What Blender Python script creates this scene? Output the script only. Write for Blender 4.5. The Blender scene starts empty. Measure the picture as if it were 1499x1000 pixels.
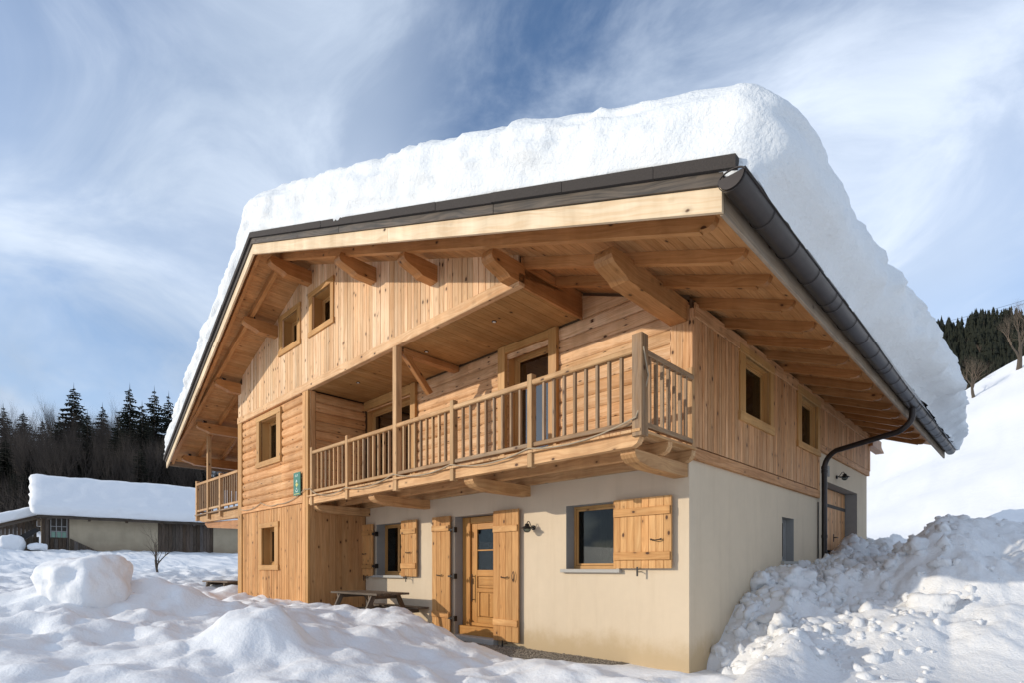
import bpy, math, random, time
_t0 = time.time()
import numpy as np
from mathutils import Vector, Matrix
R_ = math.radians
random.seed(7)
scn = bpy.context.scene
COL = scn.collection

# ------------------------------------------------------------------ camera
YAW = R_(45.8)
CAM = Vector((3.316, -6.723, 1.248))
FW = Vector((-math.cos(YAW), math.sin(YAW), 0)); RT = Vector((math.sin(YAW), math.cos(YAW), 0))
cd = bpy.data.cameras.new('camera'); cam = bpy.data.objects.new('camera', cd); COL.objects.link(cam)
cd.sensor_width = 36; cd.lens = 36*800.73/1499; cd.shift_y = 332.9/1499
cd.clip_start = .1; cd.clip_end = 3000
cam.location = CAM
cam.rotation_euler = (R_(90), 0, math.atan2(-FW.x, FW.y))
scn.camera = cam
# ------------------------------------------------------------------ light
SUN_TO = Vector((-.635, -1.0, .325)).normalized()      # direction towards the sun
sl = bpy.data.lights.new('sun', 'SUN'); so = bpy.data.objects.new('sun', sl); COL.objects.link(so)
sl.energy = 2.05; sl.angle = R_(.6); sl.color = (1, .905, .76)
so.rotation_euler = SUN_TO.to_track_quat('Z', 'Y').to_euler(); so.location = (-10, -20, 15)
w = bpy.data.worlds.new('World'); scn.world = w; w.use_nodes = True
nt = w.node_tree; nt.nodes.clear()
CL1 = (6.6, 13.2, 0); CL2 = (11.1, 3.3, 0)
def wn(t, **k):
    n = nt.nodes.new(t)
    for a, b in k.items(): setattr(n, a, b)
    return n
out = wn('ShaderNodeOutputWorld'); bg = wn('ShaderNodeBackground'); bg.inputs[1].default_value = .15
sky = wn('ShaderNodeTexSky'); sky.sky_type = 'NISHITA'; sky.sun_disc = False
sky.sun_elevation = math.asin(SUN_TO.z); sky.sun_rotation = math.atan2(SUN_TO.x, SUN_TO.y)
sky.altitude = 1100; sky.air_density = 1.0; sky.dust_density = .6; sky.ozone_density = 3.0
tc = wn('ShaderNodeTexCoord'); sep = wn('ShaderNodeSeparateXYZ'); nt.links.new(tc.outputs['Generated'], sep.inputs[0])
def wm(op, a, b=None):
    n = wn('ShaderNodeMath', operation=op)
    for i, q in enumerate((a, b)):
        if q is None: continue
        if isinstance(q, (int, float)): n.inputs[i].default_value = q
        else: nt.links.new(q, n.inputs[i])
    return n.outputs[0]
zz = wm('ADD', wm('MAXIMUM', sep.outputs[2], 0.0), .30)
cx_ = wm('DIVIDE', sep.outputs[0], zz); cy_ = wm('DIVIDE', sep.outputs[1], zz)
cmb = wn('ShaderNodeCombineXYZ'); nt.links.new(cx_, cmb.inputs[0]); nt.links.new(cy_, cmb.inputs[1])
def cloud(scale, loc, rot, sc, detail, rough, dist, lo, hi):
    mp = wn('ShaderNodeMapping'); nt.links.new(cmb.outputs[0], mp.inputs[0])
    mp.inputs['Location'].default_value = loc; mp.inputs['Rotation'].default_value = (0, 0, rot); mp.inputs['Scale'].default_value = sc
    n = wn('ShaderNodeTexNoise'); nt.links.new(mp.outputs[0], n.inputs[0])
    n.inputs['Scale'].default_value = scale; n.inputs['Detail'].default_value = detail; n.inputs['Roughness'].default_value = rough; n.inputs['Distortion'].default_value = dist
    r = wn('ShaderNodeMapRange'); r.interpolation_type = 'SMOOTHSTEP'
    nt.links.new(n.outputs[0], r.inputs[0]); r.inputs[1].default_value = lo; r.inputs[2].default_value = hi
    return r.outputs[0]
c1 = cloud(1.05, CL1, .5, (1, 1, 1), 2, .5, .2, .36, .60)       # big veils
c2 = cloud(2.3, CL2, .9, (1., 1.15, 1), 10, .60, .9, .36, .72)  # wisps
low_ = wn('ShaderNodeMapRange'); low_.interpolation_type = 'SMOOTHSTEP'; nt.links.new(sep.outputs[2], low_.inputs[0]); low_.inputs[1].default_value = .52; low_.inputs[2].default_value = .08; low_ = low_.outputs[0]
cf = wm('MINIMUM', wm('ADD', wm('ADD', wm('MULTIPLY', c1, .52), wm('MULTIPLY', c2, .46)), wm('MULTIPLY', low_, .75)), .97)
c3 = cloud(1.0, (7.3, 2.2, 0), .2, (.8, 1.3, 1), 5, .55, .4, .40, .75)   # grey undersides
cc = wn('ShaderNodeMix', data_type='RGBA'); nt.links.new(wm('MINIMUM', wm('ADD', wm('MULTIPLY', c3, .8), wm('MULTIPLY', low_, .62)), 1.), cc.inputs[0])
cc.inputs[6].default_value = (4.5, 5.0, 5.75, 1); cc.inputs[7].default_value = (2.35, 2.9, 3.7, 1)
mx = wn('ShaderNodeMix', data_type='RGBA'); nt.links.new(cf, mx.inputs[0]); nt.links.new(sky.outputs[0], mx.inputs[6]); nt.links.new(cc.outputs[2], mx.inputs[7])
nt.links.new(mx.outputs[2], bg.inputs[0]); nt.links.new(bg.outputs[0], out.inputs[0])
scn.view_settings.view_transform = 'Standard'; scn.view_settings.look = 'None'; scn.view_settings.gamma = 1
scn.view_settings.exposure = .47; scn.view_settings.use_curve_mapping = False
scn.render.engine = 'CYCLES'

# ------------------------------------------------------------------ helpers
def mat(name):
    m = bpy.data.materials.new(name); m.use_nodes = True; t = m.node_tree; t.nodes.clear()
    o = t.nodes.new('ShaderNodeOutputMaterial'); b = t.nodes.new('ShaderNodeBsdfPrincipled'); t.links.new(b.outputs[0], o.inputs[0])
    class N: pass
    n = N(); n.m = m; n.t = t; n.b = b; n.o = o
    def node(ty, ins=None, **k):
        q = t.nodes.new(ty)
        for a, v in k.items(): setattr(q, a, v)
        for a, v in (ins or {}).items():
            if hasattr(v, 'is_linked') or isinstance(v, bpy.types.NodeSocket): t.links.new(v, q.inputs[a])
            else: q.inputs[a].default_value = v
        return q
    n.node = node
    def math_(op, a, b_=None, c=None):
        q = t.nodes.new('ShaderNodeMath'); q.operation = op
        for i, v in enumerate((a, b_, c)):
            if v is None: continue
            if isinstance(v, bpy.types.NodeSocket): t.links.new(v, q.inputs[i])
            else: q.inputs[i].default_value = v
        return q.outputs[0]
    n.math = math_
    def mix(f, a, b_, blend='MIX'):
        q = t.nodes.new('ShaderNodeMix'); q.data_type = 'RGBA'; q.blend_type = blend
        for i, v in ((0, f), (6, a), (7, b_)):
            if isinstance(v, bpy.types.NodeSocket): t.links.new(v, q.inputs[i])
            else: q.inputs[i].default_value = v if i == 0 else (*v, 1)
        return q.outputs[2]
    n.mix = mix
    def mr(v, a, b_, c=0, d=1, smooth=False):
        q = t.nodes.new('ShaderNodeMapRange'); t.links.new(v, q.inputs[0])
        if smooth: q.interpolation_type = 'SMOOTHSTEP'
        for i, x in ((1, a), (2, b_), (3, c), (4, d)): q.inputs[i].default_value = x
        return q.outputs[0]
    n.mr = mr
    def noise(vec, s, det=3, rough=.5, dist=0):
        q = t.nodes.new('ShaderNodeTexNoise'); t.links.new(vec, q.inputs[0]); q.inputs['Scale'].default_value = s
        q.inputs['Detail'].default_value = det; q.inputs['Roughness'].default_value = rough; q.inputs['Distortion'].default_value = dist
        return q.outputs[0]
    n.noise = noise
    def bump(h, strength, dist):
        q = t.nodes.new('ShaderNodeBump'); t.links.new(h, q.inputs['Height']); q.inputs['Strength'].default_value = strength; q.inputs['Distance'].default_value = dist
        t.links.new(q.outputs[0], b.inputs['Normal'])
    n.bump = bump
    return n
def wood(name, light, dark, knots=1., grey=0., rough=.62, vary=.16, fine=1., kc=(.075, .028, .010), gc=(.25, .215, .175)):
    n = mat(name); uv = n.node('ShaderNodeTexCoord').outputs['UV']; s = n.node('ShaderNodeSeparateXYZ', {0: uv})
    rnd = n.node('ShaderNodeObjectInfo').outputs['Random']
    z = n.math('MULTIPLY', rnd, 61.)
    def V(a, b_):
        return n.node('ShaderNodeCombineXYZ', {0: n.math('MULTIPLY', s.outputs[0], a), 1: n.math('MULTIPLY', s.outputs[1], b_), 2: z}).outputs[0]
    warp = n.noise(V(1.1, 5.), 1., 2, .5)
    vv = n.math('ADD', n.math('MULTIPLY', s.outputs[1], 34.), n.math('MULTIPLY', warp, 7.))
    g = n.noise(n.node('ShaderNodeCombineXYZ', {0: n.math('MULTIPLY', s.outputs[0], 1.3), 1: vv, 2: z}).outputs[0], 1., 4, .6, .4)
    col = n.mix(n.mr(g, .34, .66, 0, 1, True), dark, light)
    blot = n.noise(V(2.2, 6.), 1., 3, .6)
    col = n.mix(n.mr(blot, .35, .75, 0, .45), col, tuple(c*f for c, f in zip(light, (1.08, .98, .86))))
    # knots
    vo = n.node('ShaderNodeTexVoronoi', {0: V(4.6, 7.6)}, feature='F1'); vo.inputs['Scale'].default_value = 1
    dist = n.math('ADD', vo.outputs['Distance'], n.math('MULTIPLY', n.noise(V(22, 40), 1, 2), .05))
    pick = n.math('GREATER_THAN', n.node('ShaderNodeSeparateColor', {0: vo.outputs['Color']}).outputs[0], 1-.50*min(knots, 1.4))
    k = n.math('MULTIPLY', n.mr(dist, .13, .19, 1, 0, True), pick)
    halo = n.math('MULTIPLY', n.mr(dist, .10, .38, .55, 0, True), pick)
    col = n.mix(halo, col, tuple(c*.62 for c in dark)); col = n.mix(n.math('MULTIPLY', k, .97), col, kc)
    oc = n.node('ShaderNodeTexCoord').outputs['Object']; st = n.node('ShaderNodeMapping', {0: oc}); st.inputs['Scale'].default_value = (2.6, 2.6, .55)
    wth = n.noise(st.outputs[0], 1., 4, .6); f0 = n.mr(wth, .32, .70, .80, 1.06)
    col = n.mix(1., col, n.node('ShaderNodeCombineColor', {0: f0, 1: n.math('POWER', f0, 1.2), 2: n.math('POWER', f0, 1.45)}).outputs[0], 'MULTIPLY')
    # per piece tone
    f = n.math('ADD', 1-vary*.62, n.math('MULTIPLY', rnd, vary*1.15))
    r2 = n.math('FRACT', n.math('MULTIPLY', rnd, 17.31)); hu = n.math('ADD', 1-vary*.30, n.math('MULTIPLY', r2, vary*.40))
    tone = n.node('ShaderNodeCombineColor', {0: f, 1: n.math('MULTIPLY', n.math('POWER', f, 1.15), hu), 2: n.math('MULTIPLY', n.math('POWER', f, 1.5), n.math('POWER', hu, 2.2))}).outputs[0]
    col = n.mix(1., col, tone, 'MULTIPLY')
    if grey:
        gn = n.noise(V(1.2, 9.), 1.3, 4, .65); col = n.mix(n.mr(gn, .62-.4*grey, .78, 0, min(.92, grey*1.1)), col, gc)
    n.t.links.new(col, n.b.inputs['Base Color']); n.b.inputs['Roughness'].default_value = rough; n.b.inputs['Specular IOR Level'].default_value = .28
    n.bump(n.math('SUBTRACT', g, n.math('MULTIPLY', k, .6)), .35*fine, .004)
    return n.m
def plain(name, col, rough=.7, metal=0, nscale=0, namp=.2, bump=0, spec=.4):
    n = mat(name); n.b.inputs['Roughness'].default_value = rough; n.b.inputs['Metallic'].default_value = metal; n.b.inputs['Specular IOR Level'].default_value = spec
    if nscale:
        ob = n.node('ShaderNodeTexCoord').outputs['Object']; g = n.noise(ob, nscale, 5, .6)
        c = n.mix(g, tuple(x*(1-namp) for x in col), tuple(min(1, x*(1+namp)) for x in col)); n.t.links.new(c, n.b.inputs['Base Color'])
        if bump: n.bump(g, bump, .01)
    else: n.b.inputs['Base Color'].default_value = (*col, 1)
    return n.m
M = {}
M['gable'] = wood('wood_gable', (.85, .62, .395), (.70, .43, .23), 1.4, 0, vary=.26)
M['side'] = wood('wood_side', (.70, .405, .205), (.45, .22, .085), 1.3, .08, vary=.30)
M['lower'] = wood('wood_lower', (.70, .40, .17), (.47, .23, .08), 1.1, 0, vary=.26)
M['ret'] = wood('wood_return', (.55, .32, .145), (.42, .22, .09), 1.2, 0, vary=.15)
M['log'] = wood('wood_log', (.73, .43, .21), (.52, .25, .09), .9, 0, vary=.26)
M['recess'] = wood('wood_recess', (.78, .51, .29), (.56, .30, .13), 1.4, 0, vary=.22)
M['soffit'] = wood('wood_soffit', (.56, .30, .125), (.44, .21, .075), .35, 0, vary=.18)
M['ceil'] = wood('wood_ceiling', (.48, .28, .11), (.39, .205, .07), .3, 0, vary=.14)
M['beam'] = wood('wood_beam', (.52, .26, .10), (.38, .17, .055), .6, 0, rough=.45, vary=.2)
M['barge'] = wood('wood_barge', (.80, .66, .46), (.72, .53, .33), .5, 0, vary=.1)
M['oldbarge'] = wood('wood_old_barge', (.17, .14, .115), (.035, .032, .03), .5, .7, vary=.3, fine=2., gc=(.045, .042, .04))
M['frame'] = wood('wood_frame', (.60, .345, .13), (.48, .25, .08), .4, 0, rough=.5, vary=.12)
M['shutter'] = wood('wood_shutter', (.68, .395, .16), (.52, .26, .09), 1.4, 0, vary=.26)
M['door'] = wood('wood_door', (.56, .29, .085), (.46, .21, .055), .15, 0, rough=.42, vary=.1)
M['rail'] = wood('wood_rail', (.60, .39, .20), (.42, .25, .12), .7, .15, vary=.25)
M['railold'] = wood('wood_rail_old', (.42, .28, .16), (.23, .145, .08), .6, .42, vary=.25, fine=2.)
M['joist'] = wood('wood_joist', (.66, .42, .21), (.46, .25, .11), .8, .1, vary=.2, fine=2.)
M['fascia'] = wood('wood_fascia', (.36, .28, .20), (.24, .18, .13), .4, .5, vary=.1)
M['barnwood'] = wood('wood_barn', (.13, .105, .085), (.06, .048, .04), .2, .25, vary=.5, fine=2.)
M['table'] = wood('wood_table', (.17, .13, .095), (.08, .06, .045), .2, .4, vary=.4, fine=2.)
M['back'] = plain('dark_batten', (.13, .072, .032), .9)
M['dark'] = plain('interior', (.10, .085, .07), .95)
M['iron'] = plain('black_iron', (.02, .018, .017), .5, .3, 30, .3)
M['zinc'] = plain('brown_metal', (.050, .041, .037), .38, .55, 5, .45, .1)
M['flash'] = plain('bitumen_edge', (.050, .041, .035), .9, 0, 90, .5, .6)
M['curtain'] = plain('curtain', (.15, .15, .14), .9)
M['lace'] = plain('lace_curtain', (.55, .53, .48), .9)
M['sill'] = plain('stone_sill', (.42, .40, .36), .8, 0, 14, .12, .1)
M['reveal'] = plain('grey_reveal', (.33, .32, .30), .9, 0, 9, .12, .1)
M['rope'] = plain('cable_rope', (.42, .33, .22), .8)
M['lens'] = plain('lamp_lens', (.8, .78, .7), .3)
M['bark'] = plain('bark', (.085, .068, .052), .95, 0, 20, .35, .4)
M['twig'] = plain('twigs', (.060, .047, .038), .95)
M['twig2'] = plain('twigs_brown', (.145, .108, .078), .95)
def needle():
    n = mat('needles'); g = n.noise(n.node('ShaderNodeTexCoord').outputs['Object'], 1.1, 3)
    rnd = n.node('ShaderNodeObjectInfo').outputs['Random']
    c = n.mix(g, (.010, .0125, .009), (.028, .032, .021)); c = n.mix(n.math('MULTIPLY', rnd, .4), c, (.036, .035, .024))
    n.t.links.new(c, n.b.inputs['Base Color']); n.b.inputs['Roughness'].default_value = .9; n.b.inputs['Specular IOR Level'].default_value = .15
    return n.m
M['needle'] = needle()
def glass(ka=.8, kb=.0):
    n = mat('glass'); n.b.inputs['Base Color'].default_value = (.6, .65, .65, 1); n.b.inputs['Roughness'].default_value = .02
    tr = n.t.nodes.new('ShaderNodeBsdfTransparent'); tr.inputs[0].default_value = (.38, .42, .41, 1)
    gl = n.t.nodes.new('ShaderNodeBsdfGlossy'); gl.inputs['Roughness'].default_value = .01
    fr = n.node('ShaderNodeFresnel', {0: 1.55}); f = n.math('MINIMUM', n.math('ADD', n.math('MULTIPLY', fr.outputs[0], ka), kb), 1.)
    mx = n.t.nodes.new('ShaderNodeMixShader'); n.t.links.new(f, mx.inputs[0]); n.t.links.new(tr.outputs[0], mx.inputs[1]); n.t.links.new(gl.outputs[0], mx.inputs[2])
    n.t.links.new(mx.outputs[0], n.o.inputs[0]); return n.m
M['glass'] = glass(); M['doorglass'] = glass(2.2, .10)
def plaster(name, col, stain):
    n = mat(name); ob = n.node('ShaderNodeTexCoord').outputs['Object']; s = n.node('ShaderNodeSeparateXYZ', {0: ob})
    big = n.noise(ob, .7, 4, .6); fine = n.noise(ob, 70, 3, .6); mid = n.noise(ob, 6, 4, .6)
    c = n.mix(n.mr(big, .3, .7), tuple(x*.94 for x in col), tuple(min(1, x*1.04) for x in col))
    c = n.mix(n.mr(mid, .3, .8, 0, .22), c, tuple(x*.80 for x in col))
    stv = n.node('ShaderNodeMapping', {0: ob}); stv.inputs['Scale'].default_value = (5., 5., .5); sv = n.noise(stv.outputs[0], 1., 5, .7)
    c = n.mix(n.mr(sv, .5, .8, 0, .3), c, (col[0]*.72, col[1]*.68, col[2]*.62))
    if stain:
        # rising damp: a stain of its own shape near the ground
        h = n.math('SUBTRACT', s.outputs[2], n.math('MULTIPLY', n.noise(ob, 2.3, 4, .7), .55))
        c = n.mix(n.mr(h, -.26, .13, .7, 0, True), c, (.46, .33, .175))
    if not stain:
        c = n.mix(n.mr(n.noise(ob, .9, 3, .5), .42, .75, 0, .6), c, (.30, .24, .17)); c = n.mix(n.mr(n.math('ADD', s.outputs[2], n.noise(ob, .8, 4, .6)), 2.9, 3.5, .6, 0, True), c, (.30, .23, .16))
    n.t.links.new(c, n.b.inputs['Base Color']); n.b.inputs['Roughness'].default_value = .92; n.b.inputs['Specular IOR Level'].default_value = .15
    n.bump(n.math('ADD', fine, n.math('MULTIPLY', mid, 1.2)), .35, .005); return n.m
M['plaster'] = plaster('plaster', (.68, .555, .40), True)
M['barnplaster'] = plaster('barn_plaster', (.52, .43, .30), False)
def snow(name, col, bsc, bst, dirt=0., sss=0.):
    n = mat(name); ob = n.node('ShaderNodeTexCoord').outputs['Object']
    a = n.noise(ob, bsc, 6, .62); b_ = n.noise(ob, bsc*7, 4, .6)
    c = n.mix(n.mr(a, .3, .7), tuple(x*.97 for x in col), col)
    if dirt:
        d = n.noise(ob, 1.3, 5, .7); d2 = n.noise(ob, 9., 3, .7)
        c = n.mix(n.mr(n.math('ADD', n.math('MULTIPLY', d, .6), n.math('MULTIPLY', d2, .4)), .52, .72, 0, dirt), c, (.50, .44, .36))
        d3 = n.noise(ob, 36., 2, .7); c = n.mix(n.mr(n.math('ADD', d3, n.math('MULTIPLY', d, .25)), .86, .93, 0, min(1, dirt*1.7)), c, (.10, .08, .05))
    n.t.links.new(c, n.b.inputs['Base Color']); n.b.inputs['Roughness'].default_value = .62; n.b.inputs['Specular IOR Level'].default_value = .25
    if sss:
        n.b.inputs['Subsurface Weight'].default_value = sss; n.b.inputs['Subsurface Radius'].default_value = (.06, .09, .12); n.b.inputs['Subsurface Scale'].default_value = 1.
    n.bump(n.math('ADD', a, n.math('MULTIPLY', b_, .35)), bst, .06); return n.m
M['snow'] = snow('ground_snow', (.86, .865, .87), 2.6, .42)
M['roofsnow'] = snow('roof_snow', (.78, .80, .805), 3.2, .75)
M['pilesnow'] = snow('ploughed_snow', (.85, .85, .85), 7., .6, .2)
M['farsnow'] = snow('far_snow', (.78, .80, .83), .5, .25)

LINKS = []
def mk(name, verts, faces, m, parent=None, grain=None, smooth=False, label=None, cat=None, group=None, kind=None, loc=None):
    me = bpy.data.meshes.new(name)
    v = np.array(verts, dtype=np.float64).reshape(-1, 3)
    L = Vector(loc) if loc is not None else Vector((0, 0, 0))
    if loc is not None: v = v-np.array(L)
    me.from_pydata(v.tolist(), [], faces); me.materials.append(m)
    if grain is not None:
        uvl = me.uv_layers.new(name='UVMap'); g = Vector(grain).normalized()
        buf = []
        for p in me.polygons:
            n = p.normal; b = n.cross(g)
            if b.length < .3:
                a = Vector((0, 0, 1)) if abs(n.z) < .8 else Vector((1, 0, 0)); a = (a-n*a.dot(n)).normalized(); c = n.cross(a)
                for vi in p.vertices:
                    q = me.vertices[vi].co; buf += [q.dot(a)*6, q.dot(c)]
            else:
                b.normalize()
                for vi in p.vertices:
                    q = me.vertices[vi].co; buf += [q.dot(g), q.dot(b)]
        uvl.data.foreach_set('uv', buf)
    if smooth: me.polygons.foreach_set('use_smooth', [True]*len(me.polygons))
    me.update()
    o = bpy.data.objects.new(name, me); COL.objects.link(o)
    if parent: o.parent = parent
    if loc is not None: o.location = L
    tag(o, label, cat, group, kind)
    return o
def tag(o, label=None, cat=None, group=None, kind=None):
    if label: o['label'] = label
    if cat: o['category'] = cat
    if group: o['group'] = group
    if kind: o['kind'] = kind
    return o
def thing(name, loc, label, cat, group=None, rz=0):
    o = bpy.data.objects.new(name, None); COL.objects.link(o); o.location = loc; o.rotation_euler[2] = rz; o.empty_display_size = .2
    return tag(o, label, cat, group)
BF = [(0, 3, 2, 1), (4, 5, 6, 7), (0, 1, 5, 4), (1, 2, 6, 5), (2, 3, 7, 6), (3, 0, 4, 7)]
def box(name, a, b, m, parent=None, grain=None, ch=.004, **k):
    """box between corners a and b, long edges chamfered, grain along the longest side"""
    a = [min(p, q) for p, q in zip(a, b)], [max(p, q) for p, q in zip(a, b)]
    lo, hi = a; d = [h-l for l, h in zip(lo, hi)]
    ax = grain if grain is not None else max(range(3), key=lambda i: d[i])
    u, v_ = [(1, 2), (2, 0), (0, 1)][ax]
    c = min(ch, d[u]*.3, d[v_]*.3)
    pr = [(lo[u]+c, lo[v_]), (hi[u]-c, lo[v_]), (hi[u], lo[v_]+c), (hi[u], hi[v_]-c), (hi[u]-c, hi[v_]), (lo[u]+c, hi[v_]), (lo[u], hi[v_]-c), (lo[u], lo[v_]+c)]
    vs = []
    for e in (lo[ax], hi[ax]):
        for p in pr:
            q = [0, 0, 0]; q[ax] = e; q[u] = p[0]; q[v_] = p[1]; vs.append(q)
    fs = [tuple(range(7, -1, -1)), tuple(range(8, 16))]+[(i, (i+1) % 8, 8+(i+1) % 8, 8+i) for i in range(8)]
    g = [0, 0, 0]; g[ax] = 1
    return mk(name, vs, fs, m, parent, grain=g, **k)
def slab(name, outline, ext, m, parent=None, grain=(1, 0, 0), smooth=False, **k):
    """planar outline (3D points) pushed along ext"""
    e = Vector(ext); P = [Vector(p) for p in outline]; n = len(P)
    nrm = Vector((0, 0, 0))
    for i in range(n): nrm += P[i].cross(P[(i+1) % n])
    if nrm.dot(e) > 0: P = P[::-1]
    vs = P+[p+e for p in P]
    fs = [tuple(range(n)), tuple(range(2*n-1, n-1, -1))]+[((i+1) % n, i, n+i, n+(i+1) % n) for i in range(n)]
    return mk(name, vs, fs, m, parent, grain=grain, smooth=smooth, **k)
class Bag:
    def __init__(s): s.v = []; s.f = []
    def add(s, v, f):
        b = len(s.v); s.v += [tuple(q) for q in v]; s.f += [tuple(i+b for i in x) for x in f]
    def box(s, a, b):
        lo = [min(p, q) for p, q in zip(a, b)]; hi = [max(p, q) for p, q in zip(a, b)]
        s.add([(lo[0], lo[1], lo[2]), (hi[0], lo[1], lo[2]), (hi[0], hi[1], lo[2]), (lo[0], hi[1], lo[2]), (lo[0], lo[1], hi[2]), (hi[0], lo[1], hi[2]), (hi[0], hi[1], hi[2]), (lo[0], hi[1], hi[2])], BF)
    def tube(s, pts, rad, n=8, cap=True):
        pts = [Vector(p) for p in pts]; b = len(s.v)
        rad = rad if isinstance(rad, (list, tuple)) else [rad]*len(pts)
        t0 = (pts[1]-pts[0]).normalized(); up = Vector((0, 0, 1)) if abs(t0.z) < .9 else Vector((1, 0, 0))
        x = t0.cross(up).normalized()
        for i, p in enumerate(pts):
            t = (pts[min(i+1, len(pts)-1)]-pts[max(i-1, 0)]).normalized(); x = (x-t*x.dot(t)).normalized(); y = t.cross(x)
            for j in range(n):
                a = 2*math.pi*j/n; s.v.append(tuple(p+(x*math.cos(a)+y*math.sin(a))*rad[i]))
        for i in range(len(pts)-1):
            for j in range(n): s.f.append((b+i*n+j, b+i*n+(j+1) % n, b+(i+1)*n+(j+1) % n, b+(i+1)*n+j))
        if cap: s.f.append(tuple(b+j for j in range(n-1, -1, -1))); s.f.append(tuple(b+(len(pts)-1)*n+j for j in range(n)))
    def make(s, name, m, parent=None, **k): return mk(name, s.v, s.f, m, parent, **k)
# vectorised noise
def _h(ix, iy, iz, seed):
    n = (ix.astype(np.int64)*374761393+iy.astype(np.int64)*668265263+iz.astype(np.int64)*2147483647+seed*974711) & 0xffffffff
    n = ((n ^ (n >> 13))*1274126177) & 0xffffffff
    n = (n ^ (n >> 16)) & 0xffff
    return n/65535.
def vn(x, y, z=None, seed=0):
    if z is None: z = np.zeros_like(x)
    ix, iy, iz = np.floor(x), np.floor(y), np.floor(z); fx, fy, fz = x-ix, y-iy, z-iz
    fx, fy, fz = [f*f*f*(f*(f*6-15)+10) for f in (fx, fy, fz)]
    r = 0
    for a in (0, 1):
        for b in (0, 1):
            for c in (0, 1):
                wgt = (fx if a else 1-fx)*(fy if b else 1-fy)*(fz if c else 1-fz)
                r = r+wgt*_h(ix+a, iy+b, iz+c, seed)
    return r*2-1
def fbm(x, y, z=None, o=4, seed=0, g=.5):
    r = 0; a = 1
    for i in range(o):
        r = r+a*vn(x*2**i+13.7*i, y*2**i+5.1*i, None if z is None else z*2**i, seed+i); a *= g
    return r
def worley(x, y, seed=0):
    ix, iy = np.floor(x), np.floor(y); best = np.full(x.shape, 9.)
    for a in (-1, 0, 1):
        for b in (-1, 0, 1):
            px = ix+a+_h(ix+a, iy+b, ix*0, seed); py = iy+b+_h(ix+a, iy+b, ix*0+1, seed)
            best = np.minimum(best, (px-x)**2+(py-y)**2)
    return np.sqrt(best)
def ss(a, b, x):
    t = np.clip((x-a)/(b-a), 0, 1); return t*t*(3-2*t)

# ------------------------------------------------------------------ terrain
HX, HY = -1.36, 0.
def ground_h(x, y):
    dx, dy = x-CAM.x, y-CAM.y; F = dx*FW.x+dy*FW.y; L = dx*RT.x+dy*RT.y
    left = ss(1.5, 6., -x)
    base = -.06+.56*left
    # trench kept clear along the plastered wall
    tr = ss(-1.35, -.35, y)*ss(-8.6, -8.0, x)*(1-ss(.1, .8, x))*(1-ss(9, 10, y))
    base = base*(1-tr)+(-.11+.28*ss(2.6, 6.2, -x))*tr
    gr = ss(-.75, -.35, y)*ss(-5.6, -4.9, x)*(1-ss(-1.5, -.9, x))*(1-ss(.3, .6, y)); base = base-.16*gr
    base = base+.10*np.exp(-((x+.2)**2/.5+(y+.55)**2/.1))
    # ground climbs to the west and to the north
    d = np.sqrt((x+10)**2+(y-2)**2)
    base = base+.066*np.maximum(-x-11, 0)*ss(-12, 6, -x+y*.0-2)*1.0
    base = base+.05*np.maximum(-x-50, 0)*1.4
    base = base+1.35*ss(1.0, 6.5, y)*ss(-1, 3, x)*(1-ss(30, 60, y)*.0)
    base = base+.9*ss(9, 16, y)*ss(-14, -4, x)
    # mounds in front
    def blob(cx, cy, r1, r2, ang, h, p=2.):
        u = (x-cx)*math.cos(ang)+(y-cy)*math.sin(ang); v_ = -(x-cx)*math.sin(ang)+(y-cy)*math.cos(ang)
        return h*np.exp(-((np.abs(u)/r1)**p+(np.abs(v_)/r2)**p))
    near = blob(-3.75, -4.05, .62, .48, .3, .46, 2.6)+blob(-7.25, -4.25, 1.15, .65, .75, .52, 2.)+blob(-8.0, -5.6, 1.2, .8, .3, .28)+blob(-7.2, -5.35, 1.15, .95, .4, .10)
    near += blob(-5.6, -1.75, .9, .42, 0, .14)+blob(-1., -4.2, 1.6, .8, -.4, .10)+blob(-5.3, -3.0, .9, .5, .4, .12)+blob(-4.3, -1.6, .8, .4, -.35, .10)
    near += blob(-9.5, -2.3, 1.6, .6, .2, .12)+blob(-1.2, -1.35, 1.3, .35, 0, .05)
    b = base+near
    att = (1-tr*.75)*(1-ss(20, 60, F)*.4)
    b = b+att*(.085*fbm(x*.85, y*.85, o=2, seed=3)+.055*fbm(x*2.1+3, y*2.1, o=2, seed=9)+.014*fbm(x*7, y*7, o=3, seed=5))
    bl = 1-np.abs(fbm(x*1.15+fbm(x*.6, y*.6, o=2, seed=31)*.6, y*1.15, o=2, seed=21)); b = b+att*.085*(bl-.6); bl2 = 1-np.abs(fbm(x*2.6+fbm(x*1.3, y*1.3, o=2, seed=41)*.7, y*2.6, o=3, seed=43)); b = b+att*.050*(bl2-.6)*(.5+ss(-.3, .5, fbm(x*.5, y*.5, o=2, seed=45)))
    # hillside to the right
    hill = .56*L+.06*np.minimum(F, 62)-10.9-.34*np.maximum(F-62, 0)
    hill = hill+.9*fbm(x*.07, y*.07, o=4, seed=77)+.16*fbm(x*.25, y*.8, o=3, seed=79)+.10*fbm(x*.5, y*.5, o=3, seed=78)
    m = ss(16, 30, F)*ss(2, 12, L)
    k = 1.5; sm = np.logaddexp(b/k, hill/k)*k
    b = b*(1-m)+sm*m
    # far north bank behind the pile
    b = b+1.0*np.exp(-((F-19)/3.)**2)*ss(9, 13, L)
    # steep wooded slope behind the barn
    low = np.minimum(b, 6.5+.02*(b-6.5))
    wl = ss(2, -8, L); b = b*(1-wl)+low*wl
    back = 5.5*ss(50, 85, F)*ss(-6, -24, L)
    return b+back
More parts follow.
